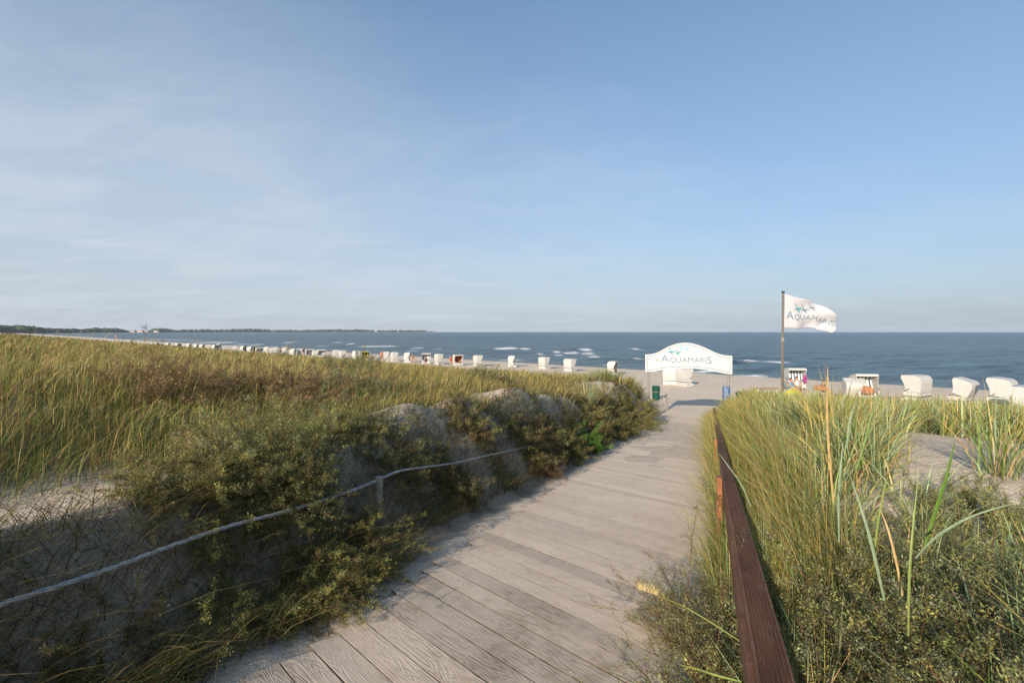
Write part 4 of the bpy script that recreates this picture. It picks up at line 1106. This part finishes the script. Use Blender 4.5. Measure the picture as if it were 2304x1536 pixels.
def shrub(name, base, R, Hh, n_stem, label, cols, group, droop=0.0, bias=(0, 0), leaf=.009, dens=1.0, cat='shrub', stemcols=(STEM, STEMR), open_=.5, zmin=None):
    """many thin arching stems from a spread base, side twigs, tiny leaves"""
    bx, by, bz = base
    n_stem = int(n_stem*1.25); a = rng.uniform(0, 2*math.pi, n_stem); rr = R*.5*np.sqrt(rng.random(n_stem))
    B0 = np.stack([rr*np.cos(a), rr*np.sin(a), np.zeros(n_stem)], -1)
    gx, gy = bx+B0[:, 0], by+B0[:, 1]; B0[:, 2] = terrain(gx, gy)-bz-.03
    a2 = a+.5*rng.standard_normal(n_stem)
    el = rng.uniform(.25, 1.45, n_stem)*1.0
    ln = Hh*rng.uniform(.55, 1.1, n_stem)*np.where(rng.random(n_stem) < .14, 1.45, 1.)*(1+(R/Hh-1)*np.cos(el)*.8)
    D0 = np.stack([np.cos(a2)*np.cos(el)+bias[0], np.sin(a2)*np.cos(el)+bias[1], np.sin(el)], -1)
    segs = 6; pts = [B0]; d = D0/np.linalg.norm(D0, axis=1, keepdims=True)
    for k in range(segs):
        d = d+rng.standard_normal(d.shape)*.11+np.array([bias[0]*.12, bias[1]*.12, -.05-droop*.22])
        d /= np.linalg.norm(d, axis=1, keepdims=True)
        pts.append(pts[-1]+d*(ln/segs)[:, None])
    sc_ = np.array(stemcols)[rng.integers(0, len(stemcols), n_stem)]
    stem_parts = []
    for k in range(segs):
        r0 = .0030*(1-k/(segs+.5)); r1 = .0030*(1-(k+1)/(segs+.5))
        stem_parts.append(sticks(pts[k], pts[k+1], r0+.0006, r1+.0006, sc_))
    # twigs
    T0, T1 = [], []
    for k in range(1, segs):
        for rep in range(3):
            t = rng.random((n_stem, 1)); p = pts[k]+(pts[k+1]-pts[k])*t
            dd = (pts[k+1]-pts[k]); dd /= np.linalg.norm(dd, axis=1, keepdims=True)
            dd = dd*.75+rng.standard_normal(dd.shape)*.55; dd[:, 2] += .1-droop*.3; dd /= np.linalg.norm(dd, axis=1, keepdims=True)
            l = Hh*.20*rng.uniform(.5, 1.3, (n_stem, 1))*(1.25-.12*k)
            T0.append(p); T1.append(p+dd*l)
    T0 = np.concatenate(T0); T1 = np.concatenate(T1)
    # keep the foliage above the ground
    gz = terrain(bx+T1[:, 0], by+T1[:, 1])-bz
    ok = T1[:, 2] > gz+.01; T0, T1 = T0[ok], T1[ok]
    tc = np.tile(stemcols[0]*1.2, (len(T0), 1))
    stem_parts.append(sticks(T0, T1, .0014, .0007, tc))
    cc = np.array(cols)[rng.integers(0, len(cols), len(T0))]
    per = max(4, int(40*dens))
    lv = leaves_along(T0+(T1-T0)*.1, T1+(T1-T0)*.08, per, leaf, cc, leaf*.9)
    e = empty(name, base); tag(e, label, cat, group)
    V, fl, C = merge(stem_parts); link('stems', npmesh('stems', V, fl, False, C), M_fol, e)
    V, fl, C = merge([lv]); link('foliage', npmesh('foliage', V, fl, False, C), M_fol, e)
    return e
def sh(u_or_s, L, *a, **k):
    x, y = from_sL(u_or_s, L); return (x, y, tz(x, y))
GLs = 'low bushy plants along the left bank'; GRs = 'grey-green wormwood bushes right of the handrail'
# left bank
shrub('wormwood_bush', sh(2.6, -3.1), .62, .48, 110, 'large dark green bush hanging over the rope in the lower left', [SAGE, SAGEY, SAGE*.8], GLs, .55, (.25, -.12), .012)
shrub('wormwood_bush', sh(3.0, -3.5), .5, .6, 90, 'dense bush around the leaning fence post on the left bank', [SAGE, OCH*.8, SAGE*.8], GLs, .4, (.05, -.05), .012)
shrub('wormwood_bush', sh(3.1, -3.75), .62, .55, 100, 'feathery green bush right behind the rope, left of the leaning post', [SAGE*1.1, SAGEY, SAGEG], GLs, .2, (.12, 0), .011)
shrub('wormwood_bush', sh(4.2, -4.3), .65, .5, 90, 'grey-green feathery bush on the bank rim just past the leaning post', [SAGEG, SAGE, SAGEY], GLs, .2, (.2, 0), .012)
shrub('wormwood_bush', sh(4.7, -3.55), .5, .42, 80, 'grey-green bush on the bank slope just beyond the leaning post', [SAGE, SAGEG, OCH], GLs, .3, (.1, -.05), .012)
shrub('wormwood_bush', sh(3.4, -3.0), .55, .46, 110, 'dark bush spilling down the bank below the rope, just left of the leaning post', [SAGE*.9, OCH*.8, SAGEY], GLs, .6, (.2, -.1), .010, 1.1)
shrub('wormwood_bush', sh(2.9, -2.85), .50, .40, 100, 'yellow-tipped bush lowest on the bank beside the first planks', [SAGEY, SAGE*.9, OCH], GLs, .6, (.2, -.12), .010, 1.1)
shrub('wormwood_bush', sh(2.3, -3.65), .40, .34, 80, 'small olive bush growing on the near bare sand mound', [SAGE, OCH, SAGEY], GLs, .3, (.15, 0), .010)
shrub('wormwood_bush', sh(1.6, -2.95), .36, .28, 50, 'low brownish bush under the rope at the left edge', [OCH, SAGE, OCH*.8], GLs, .5, (.2, -.1), .011)
shrub('dry_weed', sh(3.1, -4.4), .3, .32, 60, 'pale dead straw-coloured tuft above the rope at left', [STRAW*1.1, STRAW], GLs, .1, (0, 0), .016, .5, 'weed', (STRAW, STRAW*.8))
shrub('wormwood_bush', sh(8.3, -3.3), .5, .4, 60, 'brownish bush on the bank between two bare sand mounds', [OCH, SAGE, OCH*.7], GLs, .4, (.15, -.05), .014)
shrub('dry_weed', sh(8.6, -3.0), .35, .45, 60, 'rust-brown dead plant hanging below the rope halfway down the path', [BROWN*.8, OCH*.7], GLs, .7, (.15, -.1), .016, .5, 'weed', (BROWN*.7, BROWN*.5))
shrub('wormwood_bush', sh(10.6, -3.1), .6, .42, 70, 'olive bush at the foot of the largest sand mound', [OCH, SAGE, SAGEY*.8], GLs, .3, (.1, -.05), .017, .8)
shrub('green_weed', sh(12.2, -3.0), .4, .5, 50, 'bright green leafy weed just below the rope far down the bank', [np.array([.09, .20, .03]), np.array([.13, .25, .04])], GLs, .1, (0, 0), .028, .7, 'weed', (GREEN, GREEN))
shrub('wormwood_bush', sh(17.5, -3.2), 1.0, .7, 90, 'dark olive bush beside the last rope posts', [OCH*.8, SAGE, SAGEY*.7], GLs, .3, (.15, 0), .022, .8)
shrub('wormwood_bush', sh(20.5, -3.0), 1.0, .7, 90, 'olive bush at the path edge before the left sign pole', [OCH*.9, SAGEY*.9, SAGE], GLs, .3, (.15, 0), .024, .8)
shrub('wormwood_bush', sh(24.2, -3.3), 1.0, .7, 90, 'low bush at the foot of the left sign pole', [OCH, SAGEY, SAGE], GLs, .3, (.15, 0), .026, .8)
shrub('wormwood_bush', sh(14.6, -3.5), .8, .6, 80, 'scruffy bush behind the rope near the tall pale grass tuft', [SAGE, OCH, SAGEY], GLs, .3, (.1, 0), .02, .8)
for s, L, R_, H_, lab in ((5.6, -3.15, .38, .36, 'small scruffy plant on the shaded bank just past the leaning post'), (6.6, -3.5, .42, .4, 'ochre tuft in the hollow between the first two sand mounds'), (9.4, -3.25, .4, .4, 'small dark bush under the rope below the largest sand mound'), (13.4, -3.1, .45, .42, 'low ochre bush past the bright green weed'), (15.9, -3.0, .5, .45, 'low dark bush under the drooping pale tuft')):
    shrub('bank_plant', sh(s, L), R_, H_, 50, lab, [OCH, SAGE, OCH*.7], GLs, .4, (.12, -.05), .012+.0008*s, .8, 'plant')
# reddish brown bushes inside the grass
for s, L, lab in ((5.3, -5.6, 'rust-brown heathery bush in the grass above the straw tuft'), (4.0, -6.3, 'low rust-brown bush in the grass at left, further from the path'), (9.5, -8.5, 'olive-brown bush in the middle of the left dune'), (6.6, -5.8, 'grey-green bush behind the first sand mounds'), (13.5,-6.5,'olive bush in the grass behind the largest sand mound'), (17,-14,'dark green bush patch in the distance of the left dune')):
    cb = [BROWN*1.15, OCH*1.2, BROWN*.9] if 'rust' in lab else [SAGE, OCH, SAGEG]
    shrub('heath_bush', sh(s, L), .8, .6, 90, lab, cb, 'bushes standing in the grass of the left dune', 0, (.25, 0), .013+.0009*s, .8, 'bush', (BROWN*.7, OCH*.6))
# right side bushes
RB = [(1.5, .62, .42, .58, 150, 'nearest dark wormwood bush at the bottom edge beside the handrail'),
      (2.34, .62, .48, .66, 190, 'dense wormwood bush right of the handrail in the shade'),
      (1.96, .85, .6, .60, 160, 'spreading wormwood bush filling the lower right'),
      (2.67, 1.0, .6, .5, 150, 'wormwood bush with dark red stems in the lower right, below the bare sand'),
      (1.29, .80, .5, .55, 120, 'wormwood bush in the lower right corner of the view'),
      (3.33, .50, .5, .68, 150, 'wormwood bush along the handrail where the tall grass starts'),
      (3.6, 1.25, .6, .4, 110, 'twiggy wormwood bush between the lower right bushes and the bare sand'),
      (4.8, 1.9, .5, .32, 60, 'thin twiggy wormwood bush against the sand at far right'),
      (1.9, .44, .26, .74, 100, 'upright wormwood bush touching the right side of the handrail near the camera'),
      (2.9, .40, .3, .80, 90, 'tall narrow wormwood bush rubbing against the handrail halfway up the view'),
      (4.5, .55, .55, .70, 120, 'wormwood bush mixed with tall grass beside the handrail')]
for i, (s, L, R_, H_, ns, lab) in enumerate(RB):
    shrub('wormwood_bush', sh(s, L), R_, H_*1.05, ns, lab, [SAGEG, SAGE, SAGEG*.8, SAGE*1.3, SAGEY], GRs, .05, (0, 0), .0095+.001*s, .72)
shrub('wormwood_bush', sh(1.7, .07), .12, .30, 50, 'low grey twiggy bush at the bottom edge on the path side of the handrail', [SAGEG*.9, SAGEY, SAGE], GRs, .0, (.02, .05), .008, .8)
shrub('wormwood_bush', sh(2.5, .03), .22, .92, 70, 'wormwood bush leaning over the boardwalk left of the handrail', [SAGE*1.1, SAGEY*.9, SAGEG], GRs, .0, (-.10, .05), .009, .9)
shrub('wormwood_bush', sh(3.6, .0), .34, .75, 50, 'small twiggy bush on the path side of the handrail, further down', [SAGE, SAGEY*.8, OCH], GRs, .0, (-.3, .1), .010, .8)
def scrub(n, sfun, cols, Hh, leaf0, name, lab, per=26):
    x, y = sfun(n); z = terrain(x, y)-.02; n = len(x); d0 = np.hypot(x, y)
    P0 = np.stack([x, y, z], -1); d = rng.standard_normal((n, 3))*.55+np.array([.25, 0, 1.]); d /= np.linalg.norm(d, axis=1, keepdims=True)
    l = Hh*rng.uniform(.5, 1.2, n)[:, None]; pn_ = fbm(x, y, 2.5, 2, 181); l = l*(1+.5*pn_[:, None])
    mid = P0+d*l*.5; d2 = d+rng.standard_normal((n, 3))*.35; d2 /= np.linalg.norm(d2, axis=1, keepdims=True); P1 = mid+d2*l*.5
    k = ((pn_*2.2+.5+.35*rng.standard_normal(n))*len(cols)).astype(int).clip(0, len(cols)-1); C = np.array(cols)[k]
    sc_ = np.tile(STEM*1.3, (n, 1)); r = np.maximum(.0015, .0004*d0)
    parts = [sticks(P0, mid, r, r*.8, sc_), sticks(mid, P1, r*.8, r*.4, sc_)]
    sz = np.maximum(leaf0, .0022*d0)
    parts.append(leaves_along(P0+(P1-P0)*.25, mid, per//2, sz, C, .018)); parts.append(leaves_along(mid, P1, per, sz, C, .022))
    V, fl, C = merge(parts); o = link(name, npmesh(name, V, fl, False, C), M_fol); tag(o, lab, 'ground cover', kind='stuff')
def rim(n):
    s = rng.uniform(.8**.5, 25**.5, n)**2; L = -3.0-np.abs(rng.standard_normal(n))*1.1; x = s*sa+L*ca; y = s*ca-L*sa
    keep = (rng.random(n) < np.maximum(veg_mask(x, y)*(1-.45*sst(4.6, 5.4, s)*sst(14.5, 13, s)), .3*(L < -3.0)*(L > -3.5)*sst(0, .3, fbm(x, y, 1.1, 2, 191)))); return x[keep], y[keep]
scrub(4600, rim, [OCH*.8, SAGE*.9, SAGE, SAGEY, OCH], .34, .010, 'low_scrub', 'low bushy growth along the rim of the left sand bank')
def field(n):
    x, y = scatter(n, -60, 22, 2.6, 45); s, L, q, r = sLq(x, y); keep = (L < -3.4) & (rng.random(n) < veg_mask(x, y)*sst(-.35, .25, fbm(x, y, 4, 3, 195))*sst(24, 17, q)); return x[keep], y[keep]
scrub(20000, field, [SAGE*.9, SAGE, OCH*1.1, SAGEY*.8, BROWN, STRAW*.7], .34, .011, 'dune_scrub', 'fine rusty and grey-green plants mixed into the grass of the left dune', 14)
def rfield(n):
    x, y = scatter(n, 14, 62, 1.3, 9); s, L, q, r = sLq(x, y); keep = (L > .25) & (rng.random(n) < np.maximum(veg_mask(x, y), .9*(L < 1.1))*sst(9, 4, np.hypot(x, y))); return x[keep], y[keep]
scrub(3800, rfield, [SAGEG, SAGE, SAGEG*.8, OCH*.7, SAGEY*.8], .30, .0085, 'low_scrub', 'grey-green low growth covering the right dune beside the handrail')
# dry grass lying on the shaded bank slope
def bank_litter(n):
    s = .2+22*rng.random(n)**2.7; L = np.where(s > 4, rng.uniform(-4.0, -2.84, n), rng.uniform(-3.75, -2.62, n)); x = s*sa+L*ca; y = s*ca-L*sa
    keep = rng.random(n) < (1-.8*sst(-3.4, -3.6, L)*sst(3.4, 2.6, s))*(1-.5*sst(-3.3, -3.6, L))*(.35+.65*sst(-.1, .3, fbm(x, y, .9, 2, 151))); x, y, s = x[keep], y[keep], s[keep]; n = len(x); z = terrain(x, y); d = np.hypot(x, y)
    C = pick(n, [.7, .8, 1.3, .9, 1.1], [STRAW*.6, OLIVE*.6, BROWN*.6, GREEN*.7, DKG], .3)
    return blades(np.stack([x, y, z], -1), rng.uniform(.12, .42, n)*np.where(s > 4, .75, 1.1), rng.uniform(-2.6, 1.6, n), rng.uniform(.5, 1.9, n), np.maximum(.005, .0011*d)*rng.uniform(.5, 1.3, n), C)
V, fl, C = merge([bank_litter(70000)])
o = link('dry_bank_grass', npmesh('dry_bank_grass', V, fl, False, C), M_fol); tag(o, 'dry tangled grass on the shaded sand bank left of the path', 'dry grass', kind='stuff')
# grass fringe spilling over the right rail
def fringe(n):
    s = 3.6+21.4*rng.random(n)**1.4; L = rng.uniform(.05, .9, n)
    x = s*sa+L*ca; y = s*ca-L*sa; z = terrain(x, y); d = np.hypot(x, y)
    C = pick(n, [1.7, 1.3, .7, .6, .9, .7], [GREEN*1.2, OLIVE*1.1, STRAW, BROWN, GLAUC, GOLD], .2)
    H = rng.uniform(.5, 1.05, n)*np.interp(s, [3.6, 6, 12, 25], [.85, 1.0, 1.2, 1.0])
    return blades(np.stack([x, y, z], -1), H, math.pi+1.1*rng.standard_normal(n), np.abs(.34+.25*rng.standard_normal(n)), np.maximum(.006, .0012*d), C)
V, fl, C = merge([fringe(19000)])
o = link('rail_side_grass', npmesh('rail_side_grass', V, fl, False, C), M_fol); tag(o, 'yellow-green grass leaning over the handrail toward the path', 'grass', kind='stuff')
# tall pale tufts (things)
def tuft(s, L, n, H, spread, cols, label, name='grass_tuft', wd=.012, lean0=.5):
    x, y = from_sL(s, L); z = tz(x, y)
    a = rng.uniform(0, 2*math.pi, n); rr = np.abs(rng.standard_normal(n))*spread
    P = np.stack([rr*np.cos(a), rr*np.sin(a), np.full(n, -.03)], -1)
    C = pick(n, np.ones(len(cols)), cols, .15)
    p = blades(P, H*rng.uniform(.5, 1.1, n), a+.6*rng.standard_normal(n), np.abs(lean0+.3*rng.standard_normal(n)), wd*rng.uniform(.6, 1.2, n), C)
    V, fl, C = merge([p]); o = link(name, npmesh(name, V, fl, False, C), M_fol); o.location = (x, y, z)
    tag(o, label, 'grass tuft', 'tufts of tall pale grass'); return o
tuft(15.3, -3.7, 150, 1.25, .12, [GLAUC*1.25, STRAW*1.1, GLAUC], 'tall pale grass tuft on the left bank drooping over the rope')
tuft(24.5, -5.0, 900, 1.0, .40, [GREEN*1.2, GLAUC*.9, OLIVE], 'round green grass hummock on the beach end of the left dune', wd=.02)
tuft(6.2, 2.6, 90, .95, .15, [GLAUC*1.2, GREEN*1.6, STRAW], 'thick blue-green grass tuft behind the tall dry stalk', wd=.014)
tuft(5.6, 4.6, 90, .9, .2, [GLAUC*1.2, GREEN*1.4, STRAW], 'thick grass tuft on the right dune beside the bare sand', wd=.015, lean0=.7)
tuft(5.2, 6.2, 110, .85, .25, [GLAUC*1.1, GREEN*1.4, GOLD], 'thick grass tuft at the right edge behind the bare sand', wd=.015, lean0=.8)
tuft(7.4, 1.5, 120, 1.1, .2, [GOLD*1.2, STRAW, OLIVE*1.2], 'golden grass tuft spreading beside the handrail', wd=.012)
# individual long leaves
def leaf_blade(pts, wd_, m_col, label, name='dune_reed', cat='dune reed', head=False):
    P = smooth_pts([at(*p) for p in pts], 6); n = len(P); wd = wd_*.6; bm = bmesh.new(); base = P[0].copy(); rows = []
    for i, p in enumerate(P):
        t = i/(n-1); d = (P[min(i+1, n-1)]-P[max(i-1, 0)]).normalized(); x = d.cross(Vector((0.25, 1, .1))).normalized(); y = d.cross(x)
        w = wd*(.55+.45*math.sin(min(1, t*2.2)*math.pi/2))*(1-t**3)+.0006
        q = p-base
        rows.append([bm.verts.new(q-x*w/2), bm.verts.new(q+y*w*.16), bm.verts.new(q+x*w/2), bm.verts.new(q+y*w*.02)])
    for a, b in zip(rows, rows[1:]):
        for k in range(4): bm.faces.new((a[k], a[(k+1) % 4], b[(k+1) % 4], b[k]))
    bm.faces.new(rows[0]); bm.faces.new(rows[-1][::-1])
    o = bm_obj(name, bm, m_col, None, False); o.location = base; tag(o, label, cat, 'single long grass leaves in front of the right dune'); return o
M_lgl = simple('glaucous_leaf', (.19, .25, .155), .5, .2, 30); M_lgr = simple('green_leaf', (.09, .16, .025), .45, .2, 30); M_lst = simple('dry_leaf', (.42, .29, .12), .6, .25, 25); M_lyg = simple('yellow_green_leaf', (.17, .215, .05), .5, .2, 30)
leaf_blade([(1876,1130,2.6),(1868,1050,2.6),(1862,960,2.58),(1861,890,2.56),(1863,822,2.55)], .020, M_lst, 'upright straw-coloured dry stalk reaching above the right dune skyline', 'dry_stalk', 'stalk')
leaf_blade([(2080,1230,2.0),(2105,1150,1.98),(2130,1070,1.95),(2150,985,1.93)], .026, M_lgr, 'broad bright green leaf standing right of the dry stalk')
leaf_blade([(1990,1350,1.7),(1965,1240,1.7),(1940,1150,1.72),(1912,1068,1.75)], .017, M_lgl, 'pale blue-green leaf leaning left in the middle of the bushes')
leaf_blade([(1888,1220,2.1),(1887,1120,2.1),(1892,1050,2.1),(1897,990,2.12)], .014, M_lgl, 'slender pale leaf just right of the dry stalk')
leaf_blade([(2044,1430,1.5),(2046,1300,1.5),(2056,1170,1.52),(2068,1060,1.55)], .012, M_lyg, 'very tall narrow yellow-green leaf rising from the lower right bushes')
leaf_blade([(2060,1255,1.9),(2110,1205,1.85),(2190,1160,1.8),(2290,1130,1.75)], .018, M_lgl, 'pale leaf arching right toward the picture edge')
leaf_blade([(1966,1260,1.9),(1975,1180,1.9),(1990,1100,1.9),(1998,1070,1.9)], .013, M_lyg, 'short yellow-green leaf between the dry stalk and the broad green leaf')
leaf_blade([(2030,1340,1.6),(2018,1270,1.6),(1998,1190,1.62),(1980,1145,1.65)], .012, M_lst, 'thin orange-straw leaf bent left among the bushes')
leaf_blade([(1925,1060,3.4),(1945,1000,3.4),(1960,940,3.4),(1985,872,3.4)], .026, M_lgr, 'dark green leaf leaning right near the top of the dry stalk')
leaf_blade([(1905,1010,3.2),(1912,950,3.2),(1925,900,3.2)], .022, M_lgl, 'pale broad leaf right beside the top of the dry stalk')
leaf_blade([(1690,1140,3.0),(1668,1090,3.0),(1640,1050,3.0),(1618,1020,3.05)], .014, M_lgl, 'pale leaf lying across the handrail')
leaf_blade([(1662,1440,1.35),(1600,1400,1.4),(1540,1365,1.45),(1478,1338,1.52)], .006, M_lyg, 'green stalk with straw tip reaching over the boardwalk from the handrail', 'dry_stalk', 'stalk')
leaf_blade([(1668,1533,1.2),(1610,1518,1.22),(1570,1505,1.25),(1520,1492,1.3)], .010, M_lyg, 'yellow-green leaf hanging over the boardwalk at the bottom edge')
# straw plume at the end of that stalk
p0 = at(1484, 1340, 1.5)
nn_ = 60; tt = rng.random(nn_)
P = np.stack([np.full(nn_, 0.)-.06*tt, .02*tt, .01*tt], -1)
pp_ = blades(P, rng.uniform(.015, .035, nn_), rng.uniform(0, 6.28, nn_), rng.uniform(.3, 1, nn_), np.full(nn_, .0025), np.tile(STRAW*1.3, (nn_, 1)), seg=(0, .5, 1.))
V, fl, C = merge([pp_]); o = link('seed_head', npmesh('seed_head', V, fl, False, C), M_fol); o.location = p0; tag(o, 'fluffy straw seed head hanging over the middle of the boardwalk', 'seed head')
# ------------------------------------------------------------------ haze
bm = bmesh.new(); box(bm, -9800, 9800, -400, 9800, -12, 80)
m = bpy.data.materials.new('haze_air'); m.use_nodes = True; nt = m.node_tree
nt.nodes.remove(nt.nodes['Principled BSDF']); pv = nt.nodes.new('ShaderNodeVolumePrincipled')
pv.inputs['Color'].default_value = (.80, .88, 1, 1); pv.inputs['Density'].default_value = 5e-5; pv.inputs['Anisotropy'].default_value = 0.1
nt.links.new(pv.outputs[0], nt.nodes['Material Output'].inputs['Volume'])
tag(bm_obj('haze', bm, m), 'thin sea haze', 'haze', kind='stuff')
# ------------------------------------------------------------------ world
w = bpy.data.worlds.new('World'); S.world = w; w.use_nodes = True; nt = w.node_tree; nt.nodes.clear()
out = nt.nodes.new('ShaderNodeOutputWorld'); bg = nt.nodes.new('ShaderNodeBackground'); bg.inputs[1].default_value = .107
sky = nt.nodes.new('ShaderNodeTexSky'); sky.sky_type = 'NISHITA'; sky.sun_disc = False
sky.sun_elevation = SUN_EL; sky.sun_rotation = math.pi+SUN_AZ; sky.air_density = 1.0; sky.dust_density = 1.6; sky.ozone_density = 2.2
dirn = nt.nodes.new('ShaderNodeTexCoord').outputs['Generated']
sp = nt.nodes.new('ShaderNodeSeparateXYZ'); nt.links.new(dirn, sp.inputs[0])
zc = math_(nt, 'ADD', math_(nt, 'MAXIMUM', sp.outputs[2], 0.), .16)
cb = nt.nodes.new('ShaderNodeCombineXYZ'); nt.links.new(math_(nt, 'DIVIDE', sp.outputs[0], zc), cb.inputs[0]); nt.links.new(math_(nt, 'DIVIDE', sp.outputs[1], zc), cb.inputs[1])
mp = nt.nodes.new('ShaderNodeMapping'); mp.inputs['Rotation'].default_value = (0, 0, math.radians(35)); mp.inputs['Scale'].default_value = (.8, 1.2, 1); nt.links.new(cb.outputs[0], mp.inputs[0])
c1 = noise(nt, mp.outputs[0], .55, 3, .5); c2 = noise(nt, mp.outputs[0], 1.6, 6, .62)
vc = math_(nt, 'ADD', math_(nt, 'MULTIPLY', c1, .5), math_(nt, 'MULTIPLY', c2, .5))
mp2 = nt.nodes.new('ShaderNodeMapping'); mp2.inputs['Rotation'].default_value = (0, 0, math.radians(-20)); mp2.inputs['Scale'].default_value = (1.0, 1.9, 1); nt.links.new(cb.outputs[0], mp2.inputs[0])
n3_ = N(nt, 'ShaderNodeTexNoise', Scale=1.3, Detail=7, Roughness=.6, Distortion=.9); nt.links.new(mp2.outputs[0], n3_.inputs['Vector'])
f_ = math_(nt, 'SUBTRACT', math_(nt, 'ADD', sp.outputs[2], math_(nt, 'MULTIPLY', sp.outputs[0], .42)), .25)
lft = ramp(nt, math_(nt, 'ADD', math_(nt, 'MULTIPLY', math_(nt, 'SUBTRACT', vc, .5), 1.6), math_(nt, 'SUBTRACT', .5, math_(nt, 'MULTIPLY', f_, 1.7))), [(.05, 0.), (.95, 1.)])
wisp = math_(nt, 'MULTIPLY', ramp(nt, n3_.outputs['Fac'], [(.44, 0.), (.68, 1.)]), .38)
veil = math_(nt, 'MULTIPLY', math_(nt, 'MULTIPLY', lft, ramp(nt, sp.outputs[2], [(.25, 1.), (.6, .45)])), math_(nt, 'ADD', .6, wisp))
hz = ramp(nt, sp.outputs[2], [(0., 1.), (.28, .48), (.62, .04)])
veil = math_(nt, 'MINIMUM', math_(nt, 'MULTIPLY', veil, .72), 1.)
tint = mixc(nt, 1.0, mixc(nt, .14, sky.outputs[0], (4.4, 4.5, 4.9)), (.71, .95, 1.07), 'MULTIPLY')
c = mixc(nt, math_(nt, 'MULTIPLY', hz, .7), tint, (2.85, 3.02, 3.72))
c = mixc(nt, veil, c, (4.2, 4.6, 5.0))
nt.links.new(c, bg.inputs[0]); nt.links.new(bg.outputs[0], out.inputs[0])
# ------------------------------------------------------------------ sun, camera
sl = bpy.data.lights.new('sun', 'SUN'); sl.energy = 4.3; sl.angle = math.radians(.6); sl.color = (1, .86, .69)
so = bpy.data.objects.new('sun', sl); COL.objects.link(so)
dv = Vector((math.sin(SUN_AZ)*math.cos(SUN_EL), math.cos(SUN_AZ)*math.cos(SUN_EL), -math.sin(SUN_EL)))
so.rotation_euler = dv.to_track_quat('-Z', 'Y').to_euler()
cam = bpy.data.cameras.new('camera'); cam.sensor_width = 36; cam.lens = 36*F/2304; cam.clip_start = .05; cam.clip_end = 30000
cam.shift_y = -(768-HZ)/2304
co = bpy.data.objects.new('camera', cam); COL.objects.link(co); co.rotation_euler = (math.pi/2, 0, 0); S.camera = co
S.render.engine = 'CYCLES'
S.view_settings.view_transform = 'Standard'; S.view_settings.look = 'None'; S.view_settings.exposure = .6; S.view_settings.gamma = 1
S.cycles.volume_bounces = 1; S.cycles.transparent_max_bounces = 8
S.render.resolution_x = 1024; S.render.resolution_y = 682
